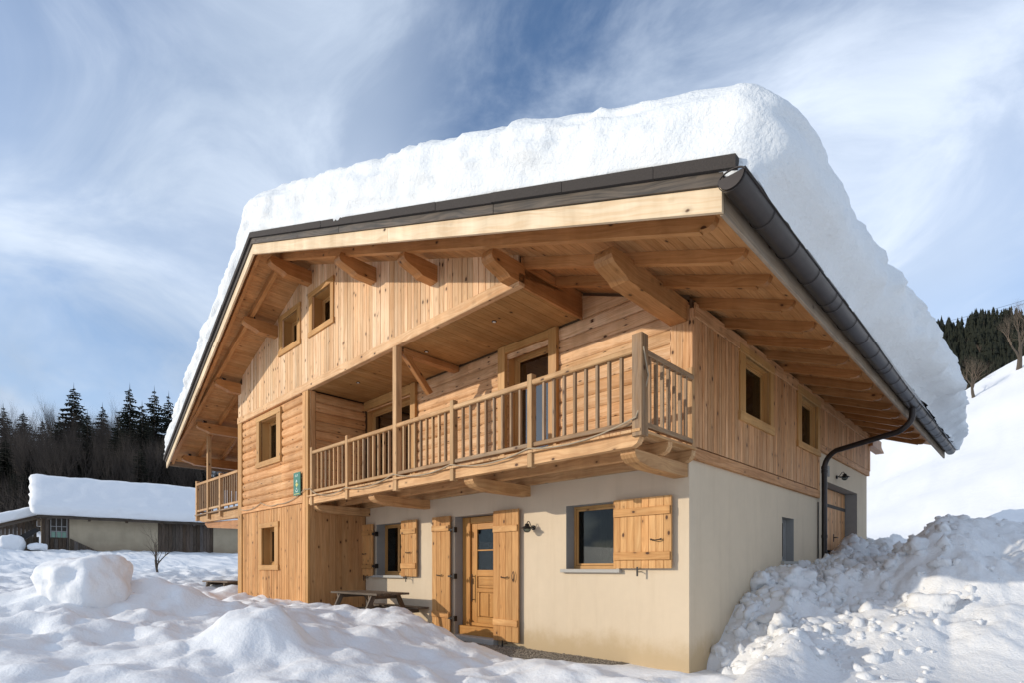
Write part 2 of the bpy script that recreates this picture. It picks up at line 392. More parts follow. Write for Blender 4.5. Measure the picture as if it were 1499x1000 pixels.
def axis(segs):
    o = [segs[0][0]]
    for a, b, s in segs:
        n = max(1, int(round((b-a)/s))); o += [a+(b-a)*(i+1)/n for i in range(n)]
    return np.array(o)
def geo(a, b, s0, up):
    o = []; s = s0; c = a
    while abs(c-a) < abs(b-a): c += (s if b > a else -s); s *= up; o.append(c)
    return o
gx = axis([(-20, -9, .10), (-9, 4.5, .055), (4.5, 14, .12)]); gx = np.array(geo(-20, -900, .12, 1.07)[::-1]+list(gx)+geo(14, 900, .15, 1.07))
gy = axis([(-8, 1.2, .055), (1.2, 14, .12)]); gy = np.array(geo(-8, -500, .1, 1.09)[::-1]+list(gy)+geo(14, 900, .15, 1.06))
def grid_mesh(name, gx, gy, H, m, **k):
    X, Y = np.meshgrid(gx, gy, indexing='ij'); Z = H(X, Y); nx, ny = X.shape
    me = bpy.data.meshes.new(name); me.vertices.add(nx*ny); me.vertices.foreach_set('co', np.stack([X, Y, Z], -1).ravel())
    i = np.arange(nx*ny).reshape(nx, ny); q = np.stack([i[:-1, :-1], i[1:, :-1], i[1:, 1:], i[:-1, 1:]], -1).reshape(-1, 4)
    me.loops.add(q.size); me.loops.foreach_set('vertex_index', q.ravel().astype(np.int32)); me.polygons.add(len(q))
    me.polygons.foreach_set('loop_start', (np.arange(len(q))*4).astype(np.int32)); me.polygons.foreach_set('loop_total', np.full(len(q), 4, np.int32))
    me.polygons.foreach_set('use_smooth', np.ones(len(q), bool)); me.update(); me.validate(); me.materials.append(m)
    o = bpy.data.objects.new(name, me); COL.objects.link(o)
    return tag(o, **k)
grid_mesh('snowy_ground', gx, gy, ground_h, M['snow'], kind='structure')
def gh(x, y): return float(ground_h(np.array([float(x)]), np.array([float(y)]))[0])
def fl(F, L): p = CAM+FW*F+RT*L; return p.x, p.y

# ------------------------------------------------------------------ chalet
S = .367; RX = -7.85; ZB, ZS = 4.70, 4.84          # slope, ridge x, rafter bottom and soffit height at x=0
def rz(x, z0): return z0-S*x if x > RX else z0-S*RX-S*(RX-x)
def yf(x, y0=-2.55): return y0 if x > RX else y0+(RX-x)/8.45*.55
XE, XL, YB = 1.50, -16.3, 10.65
chalet = thing('chalet', (0, 0, 0), 'large timber and plaster chalet with a long balcony and broad eaves', 'house')
P1, P0 = -1.37, 0.
def wall_holes(name, plane, a0, a1, top, z0, holes, m, depth=.3, parent=chalet, rev=None):
    """a wall sheet with rectangular openings and their reveals; plane = (kind, offset); top = function a -> z"""
    kind, off = plane
    def W(a, o, z): return (a, off-o, z) if kind == 'f' else (off+o, a, z)
    As = sorted(set([a0, a1]+[h[0] for h in holes]+[h[1] for h in holes]+([RX] if a0 < RX < a1 and kind == 'f' else [])))
    Zs = sorted(set([z0]+[h[2] for h in holes]+[h[3] for h in holes]))
    bag = Bag(); rbs = []
    def quad(B, *p):
        B.add(p, [(0, 1, 2, 3)])
    for i in range(len(As)-1):
        a, b = As[i], As[i+1]
        for j in range(len(Zs)):
            za = Zs[j]; mid = ((a+b)/2, za+.001)
            if any(h[0] < mid[0] < h[1] and h[2] <= mid[1] < h[3] for h in holes): continue
            if j+1 < len(Zs): quad(bag, W(a, 0, za), W(b, 0, za), W(b, 0, Zs[j+1]), W(a, 0, Zs[j+1]))
            else: quad(bag, W(a, 0, za), W(b, 0, za), W(b, 0, top(b)), W(a, 0, top(a)))
    for h in holes:
        a, b, c, d = h; rb = Bag(); rbs.append(rb)
        for p, q in (((a, c), (b, c)), ((b, c), (b, d)), ((b, d), (a, d)), ((a, d), (a, c))):
            quad(rb, W(p[0], 0, p[1]), W(q[0], 0, q[1]), W(q[0], -depth, q[1]), W(p[0], -depth, p[1]))
    # outer rim so the wall has thickness
    if a0 > 0 or kind == 'f': quad(bag, W(a0, 0, z0), W(a0, 0, top(a0)), W(a0, -depth, top(a0)), W(a0, -depth, z0))
    if kind == 's' or off < -.5: quad(bag, W(a1, 0, z0), W(a1, -depth, z0), W(a1, -depth, top(a1)), W(a1, 0, top(a1)))
    o = bag.make(name, m, parent)
    for rb in rbs: rb.make('reveal', rev or M['reveal'], o)
    return o
# structural walls (window openings cut through)
H_f0 = [(-7.49, -6.43, 1.10, 2.23), (-4.74, -3.55, -.02, 2.23), (-2.04, -1.12, 1.24, 2.22)]
w_pl = wall_holes('plaster_wall', ('f', 0.), -7.94, 0., lambda a: 2.70, -.6, H_f0, M['plaster'], .24)
w_sd = wall_holes('plaster_wall', ('s', 0.), 0., 5.6, lambda a: 2.72, -.6, [(3.53, 4.16, 1.38, 2.16)], M['plaster'], .24)
w_ga = wall_holes('plaster_wall', ('s', -.004), 5.6, 9.98, lambda a: 3.70, -.2, [(6.10, 8.96, -.19, 3.10)], M['plaster'], .27)
H_w = [(-10.42, -9.66, 1.33, 2.23)]
w_lo = wall_holes('wing_wall', ('f', -1.345), -11.98, -7.96, lambda a: 2.70, -.4, H_w, M['back'], .2, rev=M['frame'])
H_m = [(-10.55, -9.53, 3.85, 4.86)]
w_mi = wall_holes('log_wall', ('f', -1.33), -11.98, -7.96, lambda a: 5.06, 2.71, H_m, M['back'], .2, rev=M['frame'])
H_g = [(-9.27, -8.48, 6.28, 6.98), (-7.76, -6.97, 6.28, 7.00)]
w_gb = wall_holes('gable_wall', ('f', -1.345), -11.98, -1.77, lambda a: rz(a, 4.855), 5.07, H_g, M['back'], .2, rev=M['frame'])
H_r = [(-7.93, -6.10, 2.82, 4.88), (-3.33, -2.35, 2.82, 4.94)]
w_re = wall_holes('recess_wall', ('f', .03), -7.94, -.01, lambda a: rz(a, 4.855), 2.71, H_r, M['back'], .2, rev=M['frame'])
H_s = [(1.71, 2.77, 3.61, 4.50), (4.40, 5.42, 3.62, 4.49)]
w_su = wall_holes('side_wall', ('s', .022), 0.03, 5.6, lambda a: 4.78, 2.73, H_s, M['back'], .2, rev=M['frame'])
w_s2 = wall_holes('side_wall', ('s', .022), 5.6, 10.1, lambda a: 4.78, 3.72, [], M['back'], .2)
# shell: return wall, left and rear walls, floors, so the rooms are closed
b = Bag(); b.box((-7.97, -1.34, -.4), (-8.15, 0.1, 5.06)); w_rt = b.make('return_wall', M['back'], chalet)
b = Bag(); b.box((-12., -1.34, -.4), (-11.85, 10., 6.1)); b.make('left_wall', M['lower'], chalet, grain=(0, 0, 1))
b = Bag(); b.box((-11.9, 9.85, -.4), (-.02, 10.0, 4.6)); b.add([(-11.9, 9.9, 4.6), (-.02, 9.9, 4.6), (-.02, 9.9, 4.8), (RX, 9.9, 7.6), (-11.9, 9.9, 6.1)], [(0, 1, 2, 3, 4)]); b.make('rear_wall', M['plaster'], chalet)
b = Bag(); b.box((-11.8, -1.0, 2.66), (-8.2, .25, 2.74)); b.box((-11.8, .26, 2.66), (-.26, 9.8, 2.74)); b.box((-11.8, .25, 5.1), (-.26, 9.8, 5.2)); b.box((-11.8, -1.1, 5.16), (-1.9, .3, 5.2))
b.box((-5.2, .26, -.3), (-5.1, 9.8, 2.6)); b.box((-2.6, 1.9, -.3), (-2.5, 9.8, 5.0)); b.box((-5.0, 2.2, -.3), (-2.4, 2.3, 2.6)); b.box((-9.2, 2.2, 2.8), (-.3, 2.3, 5.0)); b.box((-1.6, 3.1, -.3), (-.3, 3.2, 5)); b.box((-1.3, .4, -.3), (-1.25, 9.8, 5.))
b.make('inner_floor', M['dark'], chalet)

# -- cladding
def jit(a): return random.uniform(-a, a)
def vboards(parent, kind, off, a0, a1, zlo, ztop, holes, m, wd=.115, th=.022, name='board', gap=.006, vary=.3):
    a = a0
    while a < a1-.02:
        ww = min(wd*(1+jit(vary)), a1-a)
        if a1-(a+ww) < .05: ww = a1-a
        x0, x1 = a, a+ww-gap; o = th+random.uniform(-.002, .003)
        mid = (x0+x1)/2; cuts = []
        for h in holes:
            if h[0] < mid < h[1]: cuts.append((h[2], h[3]))
        segs = []; z = zlo
        for c, d in sorted(cuts): segs.append((z, c)); z = d
        segs.append((z, None))
        for c, d in segs:
            t0 = ztop(x0) if d is None else d; t1 = ztop(x1) if d is None else d
            if min(t0, t1)-c < .02: continue
            if kind == 'f':
                slab(name, [(x0, off, c), (x1, off, c), (x1, off, t1), (x0, off, t0)], (0, -o, 0), m, parent, (0, 0, 1))
            else:
                slab(name, [(off, x0, c), (off, x1, c), (off, x1, t1), (off, x0, t0)], (o, 0, 0), m, parent, (0, 0, 1))
        a += ww
def ex(h, e=.0): return [(a-e, b+e, c-e, d+e) for a, b, c, d in h]
vboards(w_gb, 'f', -1.347, -11.76, -1.76, 5.235, lambda a: rz(a, 4.855), H_g, M['gable'], .12, gap=.010)
vboards(w_lo, 'f', -1.347, -11.72, -8.20, -.35, lambda a: 2.66, H_w, M['lower'], .09, gap=.015)
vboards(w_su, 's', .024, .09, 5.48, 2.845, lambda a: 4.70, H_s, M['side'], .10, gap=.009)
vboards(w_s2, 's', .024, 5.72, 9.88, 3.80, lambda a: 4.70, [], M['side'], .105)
# return wall of the wing: tall boards below, logs above
y = -1.34
while y < -.02:
    ww = min(.14+jit(.03), -.003-y); slab('board', [(-7.965, y, -.35), (-7.965, y+ww-.004, -.35), (-7.965, y+ww-.004, 2.74), (-7.965, y, 2.74)], (.018, 0, 0), M['ret'], w_rt, (0, 0, 1)); y += ww
def logs(parent, p0, dirv, outv, length, zlo, zhi, holes, m, h=.2, bulge=.045, flat=.0, name='log'):
    """half-round logs stacked from zlo to zhi; p0 start point, holes in (a0,a1,z0,z1) with a along dirv"""
    d = Vector(dirv); o = Vector(outv); n = max(1, round((zhi-zlo)/h)); hh = (zhi-zlo)/n
    for i in range(n):
        za, zb_ = zlo+i*hh+.003, zlo+(i+1)*hh-.003; zm = (za+zb_)/2
        spans = [(0, length)]
        for hl in holes:
            if hl[2] < zm < hl[3]:
                spans = [s for a, b_ in spans for s in ((a, min(b_, hl[0])), (max(a, hl[1]), b_)) if s[1]-s[0] > .03]
        for a, b_ in spans:
            # long courses are made of two or three pieces butted together
            cuts = [a]
            while b_-cuts[-1] > 3.4: cuts.append(cuts[-1]+random.uniform(1.6, 3.0))
            cuts.append(b_)
            for c0, c1 in zip(cuts, cuts[1:]):
                prof = []
                for k in range(8):
                    t = k/7; prof.append((bulge*(math.sin(math.pi*t)**.55)*(1-flat)+.012+flat*bulge, za+(zb_-za)*t))
                P = [Vector(p0)+d*c0+o*q[0]+Vector((0, 0, q[1])) for q in prof]+[Vector(p0)+d*c0+Vector((0, 0, zb_)), Vector(p0)+d*c0+Vector((0, 0, za))]
                slab(name, P, d*(c1-c0-.003), m, parent, dirv)
logs(w_rt, (-7.965, -1.22, 0), (0, 1, 0), (1, 0, 0), 1.2, 2.80, 5.05, [], M['log'], .2, .035)
logs(w_mi, (-11.74, -1.33, 0), (1, 0, 0), (0, -1, 0), 3.54, 2.86, 5.05, [(h[0]+11.74-.02, h[1]+11.74+.02, h[2], h[3]) for h in H_m], M['log'], .2, .036)
logs(w_re, (-7.92, .03, 0), (1, 0, 0), (0, -1, 0), 7.66, 2.86, 5.06, [(h[0]+7.92, h[1]+7.92, h[2], h[3]) for h in H_r], M['recess'], .2, .03, .25)
# upper recessed planks right of the gable box, cut to the roof line
z = 5.06
while z < 5.9:
    zt = z+.19; xr = min(-.27, (4.78-zt)/S) ; xr2 = min(-.27, (4.78-z)/S)
    if xr2 > -1.70: slab('log', [(-1.735, .02, z+.003), (xr2, .02, z+.003), (max(xr, -1.735), .02, zt), (-1.735, .02, zt)] if xr > -1.73 else [(-1.735, .02, z+.003), (xr2, .02, z+.003), (-1.735, .02, z+.003+(xr2+1.735)*S)], (0, -.025, 0), M['recess'], w_re)
    z = zt
x = -.27
while x < -.02:
    slab('board', [(x, .028, 2.82), (x+.086, .028, 2.82), (x+.086, .028, rz(x+.086, 4.70)), (x, .028, rz(x, 4.70))], (0, -.03, 0), M['recess'], w_re, (0, 0, 1)); x += .09
# trims and corner boards
box('corner_board', (-11.99, -1.40, -.4), (-11.73, -1.34, 5.055), M['frame'], w_lo); box('corner_board', (-12.0, -1.385, 5.24), (-11.77, -1.33, 6.06), M['gable'], w_gb)
box('corner_board', (-8.19, -1.40, -.4), (-8.06, -1.345, 5.055), M['lower'], w_lo); box('corner_board', (-8.055, -1.395, -.4), (-7.94, -1.345, 5.055), M['frame'], w_lo); box('corner_board', (-7.96, -1.34, 2.75), (-7.925, -1.23, 5.055), M['log'], w_rt)
box('band_board', (-11.73, -1.40, 2.67), (-8.195, -1.335, 2.85), M['log'], w_lo)
box('gable_beam', (-12.0, -1.41, 5.06), (-1.72, -1.30, 5.225), M['gable'], w_gb, ch=.01)
box('base_board', (-7.9, -.045, 2.72), (-.26, .02, 2.855), M['joist'], w_re)
box('trim_board', (.0, .02, 2.675), (.06, 5.595, 2.825), M['side'], w_su); box('trim_board', (.0, 5.605, 3.65), (.06, 9.99, 3.785), M['side'], w_s2)
box('corner_board', (.005, -.012, 2.83), (.052, .085, 4.64), M['side'], w_su); box('corner_board', (.02, 5.485, 2.83), (.056, 5.60, 4.69), M['side'], w_su)
box('corner_board', (.02, 5.605, 3.79), (.052, 5.715, 4.69), M['side'], w_s2); box('corner_board', (.02, 9.885, 3.79), (.056, 10.1, 4.69), M['side'], w_s2)
box('frieze_board', (.05, .03, 4.53), (.075, 10.1, 4.72), M['side'], w_su, ch=.006)
# side panel of the upper storey over the loggia
slab('side_panel', [(-1.755, -1.30, 5.06), (-1.755, .02, 5.06), (-1.755, .02, 5.31), (-1.755, -1.30, 5.31)], (.035, 0, 0), M['beam'], w_gb, (0, 1, 0))
slab('side_panel', [(-1.75, -1.34, 5.32), (-1.75, .02, 5.32), (-1.75, .02, 5.46), (-1.75, -1.34, 5.46)], (.02, 0, 0), M['beam'], w_gb, (0, 1, 0))
# ceiling of the loggia with three small spots
ceil = box('loggia_ceiling', (-7.96, -1.30, 5.098), (-1.76, .02, 5.13), M['back'], chalet)
x = -7.95
while x < -1.78:
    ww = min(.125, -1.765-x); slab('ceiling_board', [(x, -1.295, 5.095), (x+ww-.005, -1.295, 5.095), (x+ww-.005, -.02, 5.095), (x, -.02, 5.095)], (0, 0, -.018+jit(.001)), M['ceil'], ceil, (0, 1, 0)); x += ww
for sx in (-2.77, -4.49, -6.8):
    b = Bag(); b.tube([(sx, -.86, 5.078), (sx, -.86, 5.068)], .038, 14); s_ = b.make('spotlight', M['iron'], ceil); b = Bag(); b.tube([(sx, -.86, 5.069), (sx, -.86, 5.063)], .025, 12); b.make('lens', M['lens'], s_)

# -- windows
def fbox(name, pl, a0, a1, o0, o1, z0, z1, m, par, **k):
    kind, off = pl
    if kind == 'f': return box(name, (a0, off-o0, z0), (a1, off-o1, z1), m, par, **k)
    return box(name, (off+o0, a0, z0), (off+o1, a1, z1), m, par, **k)
def window(pl, a0, a1, z0, z1, rec, casing=None, mull=0, cur=None, fr=.04, name='window', mfr='frame', bars=()):
    """frame set back 'rec' in an opening, with pane, curtain and (if casing) boards round it on the wall face"""
    root = fbox(name, pl, a0, a1, -rec-.05, -rec, z0, z0+fr+.01, M[mfr], chalet)
    for x0, x1, c, d in ((a0, a0+fr, z0+fr+.012, z1), (a1-fr, a1, z0+fr+.012, z1), (a0+fr+.001, a1-fr-.001, z1-fr, z1)): fbox('frame', pl, x0, x1, -rec-.05, -rec, c, d, M[mfr], root)
    s = .032; i0, i1, j0, j1 = a0+fr+.002, a1-fr-.002, z0+fr+.014, z1-fr-.002
    n = mull+1; wd = (i1-i0)/n
    for q in range(n):
        x0, x1 = i0+q*wd+.001, i0+(q+1)*wd-.001
        for u0, u1, c, d in ((x0, x0+s, j0, j1), (x1-s, x1, j0, j1), (x0+s+.001, x1-s-.001, j0, j0+s), (x0+s+.001, x1-s-.001, j1-s, j1)): fbox('sash', pl, u0, u1, -rec-.045, -rec-.012, c, d, M[mfr], root)
        fbox('pane', pl, x0+s, x1-s, -rec-.034, -rec-.028, j0+s, j1-s, M['doorglass' if name == 'balcony_door' else 'glass'], root)
        for bz in bars: fbox('glazing_bar', pl, x0+s, x1-s, -rec-.04, -rec-.018, bz, bz+.022, M[mfr], root)
        if cur:
            c0, c1 = cur; u0, u1 = x0+s+(x1-x0-2*s)*c0, x0+s+(x1-x0-2*s)*c1; m_ = 26; vs = []; kind, off = pl
            for k in range(m_+1):
                a = u0+(u1-u0)*k/m_; o = -rec-.13-.016*math.sin(k*1.9)
                for zc in (j0, j1): vs.append((a, off-o, zc) if kind == 'f' else (off+o, a, zc))
            mk('curtain', vs, [(2*k, 2*k+2, 2*k+3, 2*k+1) for k in range(m_)], M['lace' if name == 'balcony_door' else 'curtain'], root, smooth=True)
    if casing:
        A0, A1, C0, C1, o = casing
        fbox('casing_board', pl, A0, A1, .005, o+.012, C0, z0, M['frame'], root); fbox('casing_board', pl, A0, A1, .005, o+.008, z1, C1, M['frame'], root)
        fbox('casing_board', pl, A0+.02, a0, .005, o, z0+.001, z1-.001, M['frame'], root); fbox('casing_board', pl, a1, A1-.02, .005, o, z0+.001, z1-.001, M['frame'], root)
    return root
window(('f', -1.345), -10.42, -9.66, 1.33, 2.23, .15, (-10.61, -9.44, 1.21, 2.35, .055))
window(('f', -1.345), -10.55, -9.53, 3.85, 4.86, .18, (-10.74, -9.29, 3.72, 4.985, .065), cur=(.55, .95))
window(('f', -1.345), -9.27, -8.48, 6.28, 6.98, .19, (-9.44, -8.31, 6.16, 7.09, .05))
window(('f', -1.345), -7.76, -6.97, 6.28, 7.00, .19, (-7.92, -6.82, 6.17, 7.11, .05), cur=(.6, .98))
window(('s', .022), 1.71, 2.77, 3.61, 4.50, .07, (1.48, 2.93, 3.47, 4.62, .05), cur=(.0, .35))
window(('s', .022), 4.40, 5.42, 3.62, 4.49, .055, (4.16, 5.585, 3.50, 4.64, .05), cur=(.0, .4))
window(('f', 0.), -7.49, -6.43, 1.10, 2.23, .22, mfr='frame', mull=1, cur=(.6, .95))
window(('f', 0.), -2.04, -1.12, 1.24, 2.22, .20, mfr='frame', cur=(.42, .95))
window(('s', 0.), 3.53, 4.16, 1.38, 2.16, .14, mfr='reveal')
# balcony doors
window(('f', 0.03), -7.93, -6.10, 2.82, 4.88, .12, mull=1, cur=(.62, .98), fr=.08, name='balcony_door')
window(('f', 0.03), -3.33, -2.35, 2.82, 4.94, .14, cur=(.05, .55), fr=.08, name='balcony_door')
for a0, a1, c0, c1 in ((-6.10, -5.93, 2.84, 5.07), (-3.50, -3.33, 2.84, 5.07), (-2.35, -2.18, 2.84, 5.07)): box('casing_board', (a0, -.075, c0), (a1, .0, c1), M['frame'], w_re)
for a0, a1, c0 in ((-7.92, -6.105, 4.88), (-3.325, -2.355, 4.94)): box('casing_board', (a0, -.07, c0), (a1, .0, 5.07), M['frame'], w_re)
# sills
for a0, a1, z0, z1 in ((-7.62, -6.35, 1.045, 1.098), (-2.10, -1.02, 1.185, 1.238)): box('window_sill', (a0, -.075, z0), (a1, .0, z1), M['sill'], chalet, ch=.006)
box('window_sill', (.0, 3.46, 1.325), (.06, 4.23, 1.378), M['sill'], chalet)
# -- shutters
def shutter(a0, a1, z0, z1, hinge, bands, planks, handle, hz=()):
    root = thing_part('shutter', chalet)
    wd = (a1-a0)/planks
    for i in range(planks): box('plank', (a0+i*wd, -.086, z0), (a0+(i+1)*wd-.003, -.055, z1), M['shutter'], root, grain=2)
    for bz in bands: box('batten', (a0+.015, -.112, bz-.055), (a1-.015, -.087, bz+.055), M['shutter'], root)
    b = Bag(); hx, hzz = handle; pts = [(hx-.075+.15*t/8, -.115-.03*math.sin(math.pi*t/8), hzz-.012*math.sin(math.pi*t/8)) for t in range(9)]
    b.tube(pts, .008, 6); b.box((hx-.085, -.116, hzz-.012), (hx-.06, -.108, hzz+.012)); b.box((hx+.06, -.116, hzz-.012), (hx+.085, -.108, hzz+.012)); b.make('handle', M['iron'], root)
    for q in hz:
        b = Bag(); s = 1 if hinge > (a0+a1)/2 else -1
        b.box((hinge-s*.06, -.095, q-.014), (hinge+s*.13, -.088, q+.014)); b.box((hinge+s*.10, -.094, q-.05), (hinge+s*.13, -.02, q+.05)); b.tube([(hinge+s*.02, -.085, q-.035), (hinge+s*.02, -.085, q+.035)], .014, 8); b.make('hinge', M['iron'], root)
    # holdback
    b = Bag(); hbx = (a0+a1)/2-.04; b.tube([(hbx, .0, z0-.05), (hbx, -.12, z0-.05)], .007, 6); b.box((hbx-.012, -.128, z0-.11), (hbx+.012, -.118, z0+.02)); b.make('holdback', M['iron'], root)
    return root
def thing_part(name, parent):
    o = bpy.data.objects.new(name, None); COL.objects.link(o); o.parent = parent; o.empty_display_size = .1; return o
shutter(-8.06, -7.52, 1.08, 2.25, -7.51, (2.05, 1.30), 4, (-7.83, 1.58), (1.30, 2.02))
shutter(-6.41, -5.86, 1.08, 2.25, -6.41, (2.02, 1.30), 4, (-6.12, 1.58))
shutter(-5.34, -4.79, .01, 2.25, -4.78, (2.02, .36), 4, (-5.08, 1.12), (.30, 1.10, 1.98))
shutter(-3.60, -2.99, .0, 2.25, -3.6, (1.93, .32), 4, (-3.30, 1.10))
shutter(-1.11, -.205, 1.25, 2.22, -1.11, (2.03, 1.42), 8, (-.42, 1.64))
b = Bag(); b.tube([(-3.08, -.115, 1.02), (-3.06, -.125, 1.08), (-3.055, -.125, 1.14), (-3.08, -.115, 1.2), (-3.105, -.125, 1.14), (-3.105, -.125, 1.08), (-3.08, -.115, 1.02)], .006, 5); b.make('latch_ring', M['iron'], chalet)
# -- front door
door = thing_part('front_door', chalet)
dr = -.215
box('door_frame', (-4.735, .0-dr-.03, .0), (-4.52, .26, 2.22), M['door'], door); box('door_frame', (-4.515, .2, 2.10), (-3.56, .26, 2.22), M['door'], door)
box('stile', (-4.51, .225, .17), (-4.36, .27, 2.095), M['door'], door); box('stile', (-3.72, .225, .17), (-3.58, .27, 2.095), M['door'], door)
for z0, z1 in ((1.98, 2.095), (1.10, 1.22), (.80, .88), (.17, .34)): box('rail', (-4.355, .226, z0), (-3.725, .268, z1), M['door'], door)
box('rail', (-4.355, .228, .345), (-4.30, .268, .795), M['door'], door, grain=2)
box('panel', (-4.355, .248, .885), (-3.725, .262, 1.095), M['door'], door); box('panel', (-4.29, .24, .36), (-4.06, .255, .78), M['door'], door, grain=2, ch=.012); box('panel', (-4.0, .24, .36), (-3.77, .255, .78), M['door'], door, grain=2, ch=.012)
box('panel', (-4.355, .256, .345), (-3.725, .266, .795), M['door'], door)
box('panel_moulding', (-4.33, .232, .93), (-3.75, .25, 1.05), M['door'], door, ch=.012)
box('glazing_bar', (-4.355, .23, 1.575), (-3.725, .262, 1.60), M['door'], door); box('glazing_bar', (-3.92, .231, 1.225), (-3.90, .261, 1.975), M['door'], door)
box('pane', (-4.355, .246, 1.22), (-3.725, .252, 1.98), M['glass'], door)
vs = []
for k in range(21):
    a = -4.30+.45*k/20; vs += [(a+.08*0, .33+.015*math.sin(k*2.1), 1.25), (a*.55-4.3*.45, .33+.015*math.sin(k*2.1), 1.95)]
mk('curtain', vs, [(2*k, 2*k+2, 2*k+3, 2*k+1) for k in range(20)], M['curtain'], door, smooth=True)
box('door_sill', (-4.73, .08, -.02), (-3.56, .27, .165), M['door'], door); box('drip_board', (-4.51, .19, .17), (-3.58, .224, .23), M['door'], door)
box('doorstep', (-4.74, -.12, -.14), (-3.56, .075, .0), M['sill'], chalet, ch=.01)
b = Bag(); b.tube([(-4.44, .17, .62), (-4.44, .17, 1.14)], .011, 8); b.tube([(-4.44, .17, .66), (-4.44, .23, .66)], .008, 6); b.tube([(-4.44, .17, 1.1), (-4.44, .23, 1.1)], .008, 6); b.make('door_handle', M['iron'], door)
# -- garage door, three tall leaves of planks
gd = thing_part('garage_door', chalet)
for i in range(3):
    lf = thing_part('door_leaf', gd)
    # planks are set as sub-parts of the leaf's wall
    y0 = 6.12+i*.945
    n = 6
    for k in range(n): 
        o = box('plank', (-.30, y0+k*.93/n, -.1), (-.265, y0+(k+1)*.93/n-.004, 3.08), M['side'], gd, grain=2)
    bpy.data.objects.remove(lf)
b = Bag(); b.tube([(-.265, 7.9, 1.98), (-.2, 7.9, 1.98), (-.2, 8.02, 1.98)], .012, 6); b.box((-.266, 7.88, 1.88), (-.255, 7.92, 2.06)); b.make('door_handle', M['iron'], gd)
b = Bag(); b.box((-.27, 7.35, 1.62), (-.20, 7.55, 1.67)); b.make('latch', M['iron'], gd)

# -- wall lamps
def lamp(pos, ax):
    root = thing_part('wall_lamp', chalet); root.location = pos; root.scale = (.82, .82, .82); p = Vector((0, 0, 0)); o = Vector(ax)
    b = Bag(); b.tube([p, p+o*.03], .05, 14); b.tube([p+o*.03, p+o*.09+Vector((0, 0, .04)), p+o*.13+Vector((0, 0, .11)), p+o*.17+Vector((0, 0, .12)), p+o*.20+Vector((0, 0, .08)), p+o*.20+Vector((0, 0, .05))], .009, 7); b.tube([p+o*.03, p+o*.12], .012, 7); b.make('arm', M['iron'], root)
    c = p+o*.20; b = Bag(); zz_ = [.075, .06, .03, .02, -.005, -.02, -.024]; rr = [.02, .045, .05, .055, .10, .125, .124]; b.tube([c+Vector((0, 0, z)) for z in zz_], rr, 20); b.make('shade', M['iron'], root, smooth=True)
    b = Bag(); b.tube([c+Vector((0, 0, z)) for z in (-.025, -.05, -.08, -.1, -.108)], [.075, .078, .066, .04, .008], 16); b.make('glass_bowl', M['glass'], root, smooth=True)
lamp((-2.72, 0, 1.92), (0, -1, 0)); lamp((-.0, 7.05, 3.28), (1, 0, 0))

# -- roof timbers
roof = thing_part('roof', chalet)
def purlin(x, wd, yend, z0b, yin, H=.26, nm='purlin', m='beam'):
    zb = z0b
    prof = [(.02, H), (0, H-.04), (-.012, H-.09), (.0, H-.13), (.04, H-.16), (.12, H-.185), (.20, H-.205), (.27, H-.225), (.33, .0)]
    P = [(x-wd, yend+d, zb+h) for d, h in prof]+[(x-wd, yin, zb), (x-wd, yin, zb+H)]
    return slab(nm, P, (wd, 0, 0), M[m], roof, (0, 1, 0))
for x, wd, ye, yin in ((-.02, .24, -1.74, 0.4), (-1.72, .20, -1.90, .0), (-3.52, .18, -1.99, -1.3), (-5.29, .18, -2.08, -1.3), (-7.80, .20, -2.23, -1.3), (-9.52, .18, -2.12, -1.3), (-11.80, .18, -1.98, 9.9), (-13.75, .18, -1.86, 10.3), (-15.55, .18, -1.75, 10.3)):
    purlin(x, wd, ye, rz(x-wd/2, ZB)-.262, yin)
purlin(-.02, .24, 10.0, rz(-.1, ZB)-.262, 9.8)
pr_ = purlin(.15, .2, 10.95, rz(.05, ZB)-.262, 9.9)
# small black spots on the western purlins
for x, ye in ((-9.6, -2.12), (-11.9, -1.98), (-13.84, -1.86), (-15.64, -1.75)):
    c = Vector((x, ye+.22, rz(x, ZB)+.035)); b = Bag(); b.tube([c+Vector((0, -.05, 0)), c+Vector((0, .03, 0))], .045, 12); s_ = b.make('spotlight', M['iron'], roof); b = Bag(); b.tube([c+Vector((0, -.056, 0)), c+Vector((0, -.051, 0))], .025, 10); b.make('lens', M['lens'], s_)
ys = [-1.95, -1.27, -.6, .17, .97]+[1.78+.82*i for i in range(11)]
for y in ys:
    wd = .08; xe = 1.20; zbR = lambda x: rz(x, ZB)
    tip = [(xe+.03, zbR(xe+.03)+.138), (xe+.02, zbR(xe+.02)+.10), (xe, zbR(xe)+.065), (xe-.035, zbR(xe-.035)+.038), (xe-.085, zbR(xe-.085)+.022), (xe-.12, zbR(xe-.12)+.018), (xe-.125, zbR(xe-.125))]
    P = [(RX, y-wd/2, zbR(RX)+.138)]+[(a, y-wd/2, c) for a, c in tip]+[(RX, y-wd/2, zbR(RX))]
    slab('rafter', P, (0, wd, 0), M['beam'], roof, (1, 0, -S))
    xl = -16.15; P = [(RX, y-wd/2, zbR(RX)+.138), (xl, y-wd/2, zbR(xl)+.138), (xl, y-wd/2, zbR(xl)+.05), (xl+.05, y-wd/2, zbR(xl+.05)), (RX, y-wd/2, zbR(RX))]
    slab('rafter', P, (0, wd, 0), M['beam'], roof, (1, 0, S))
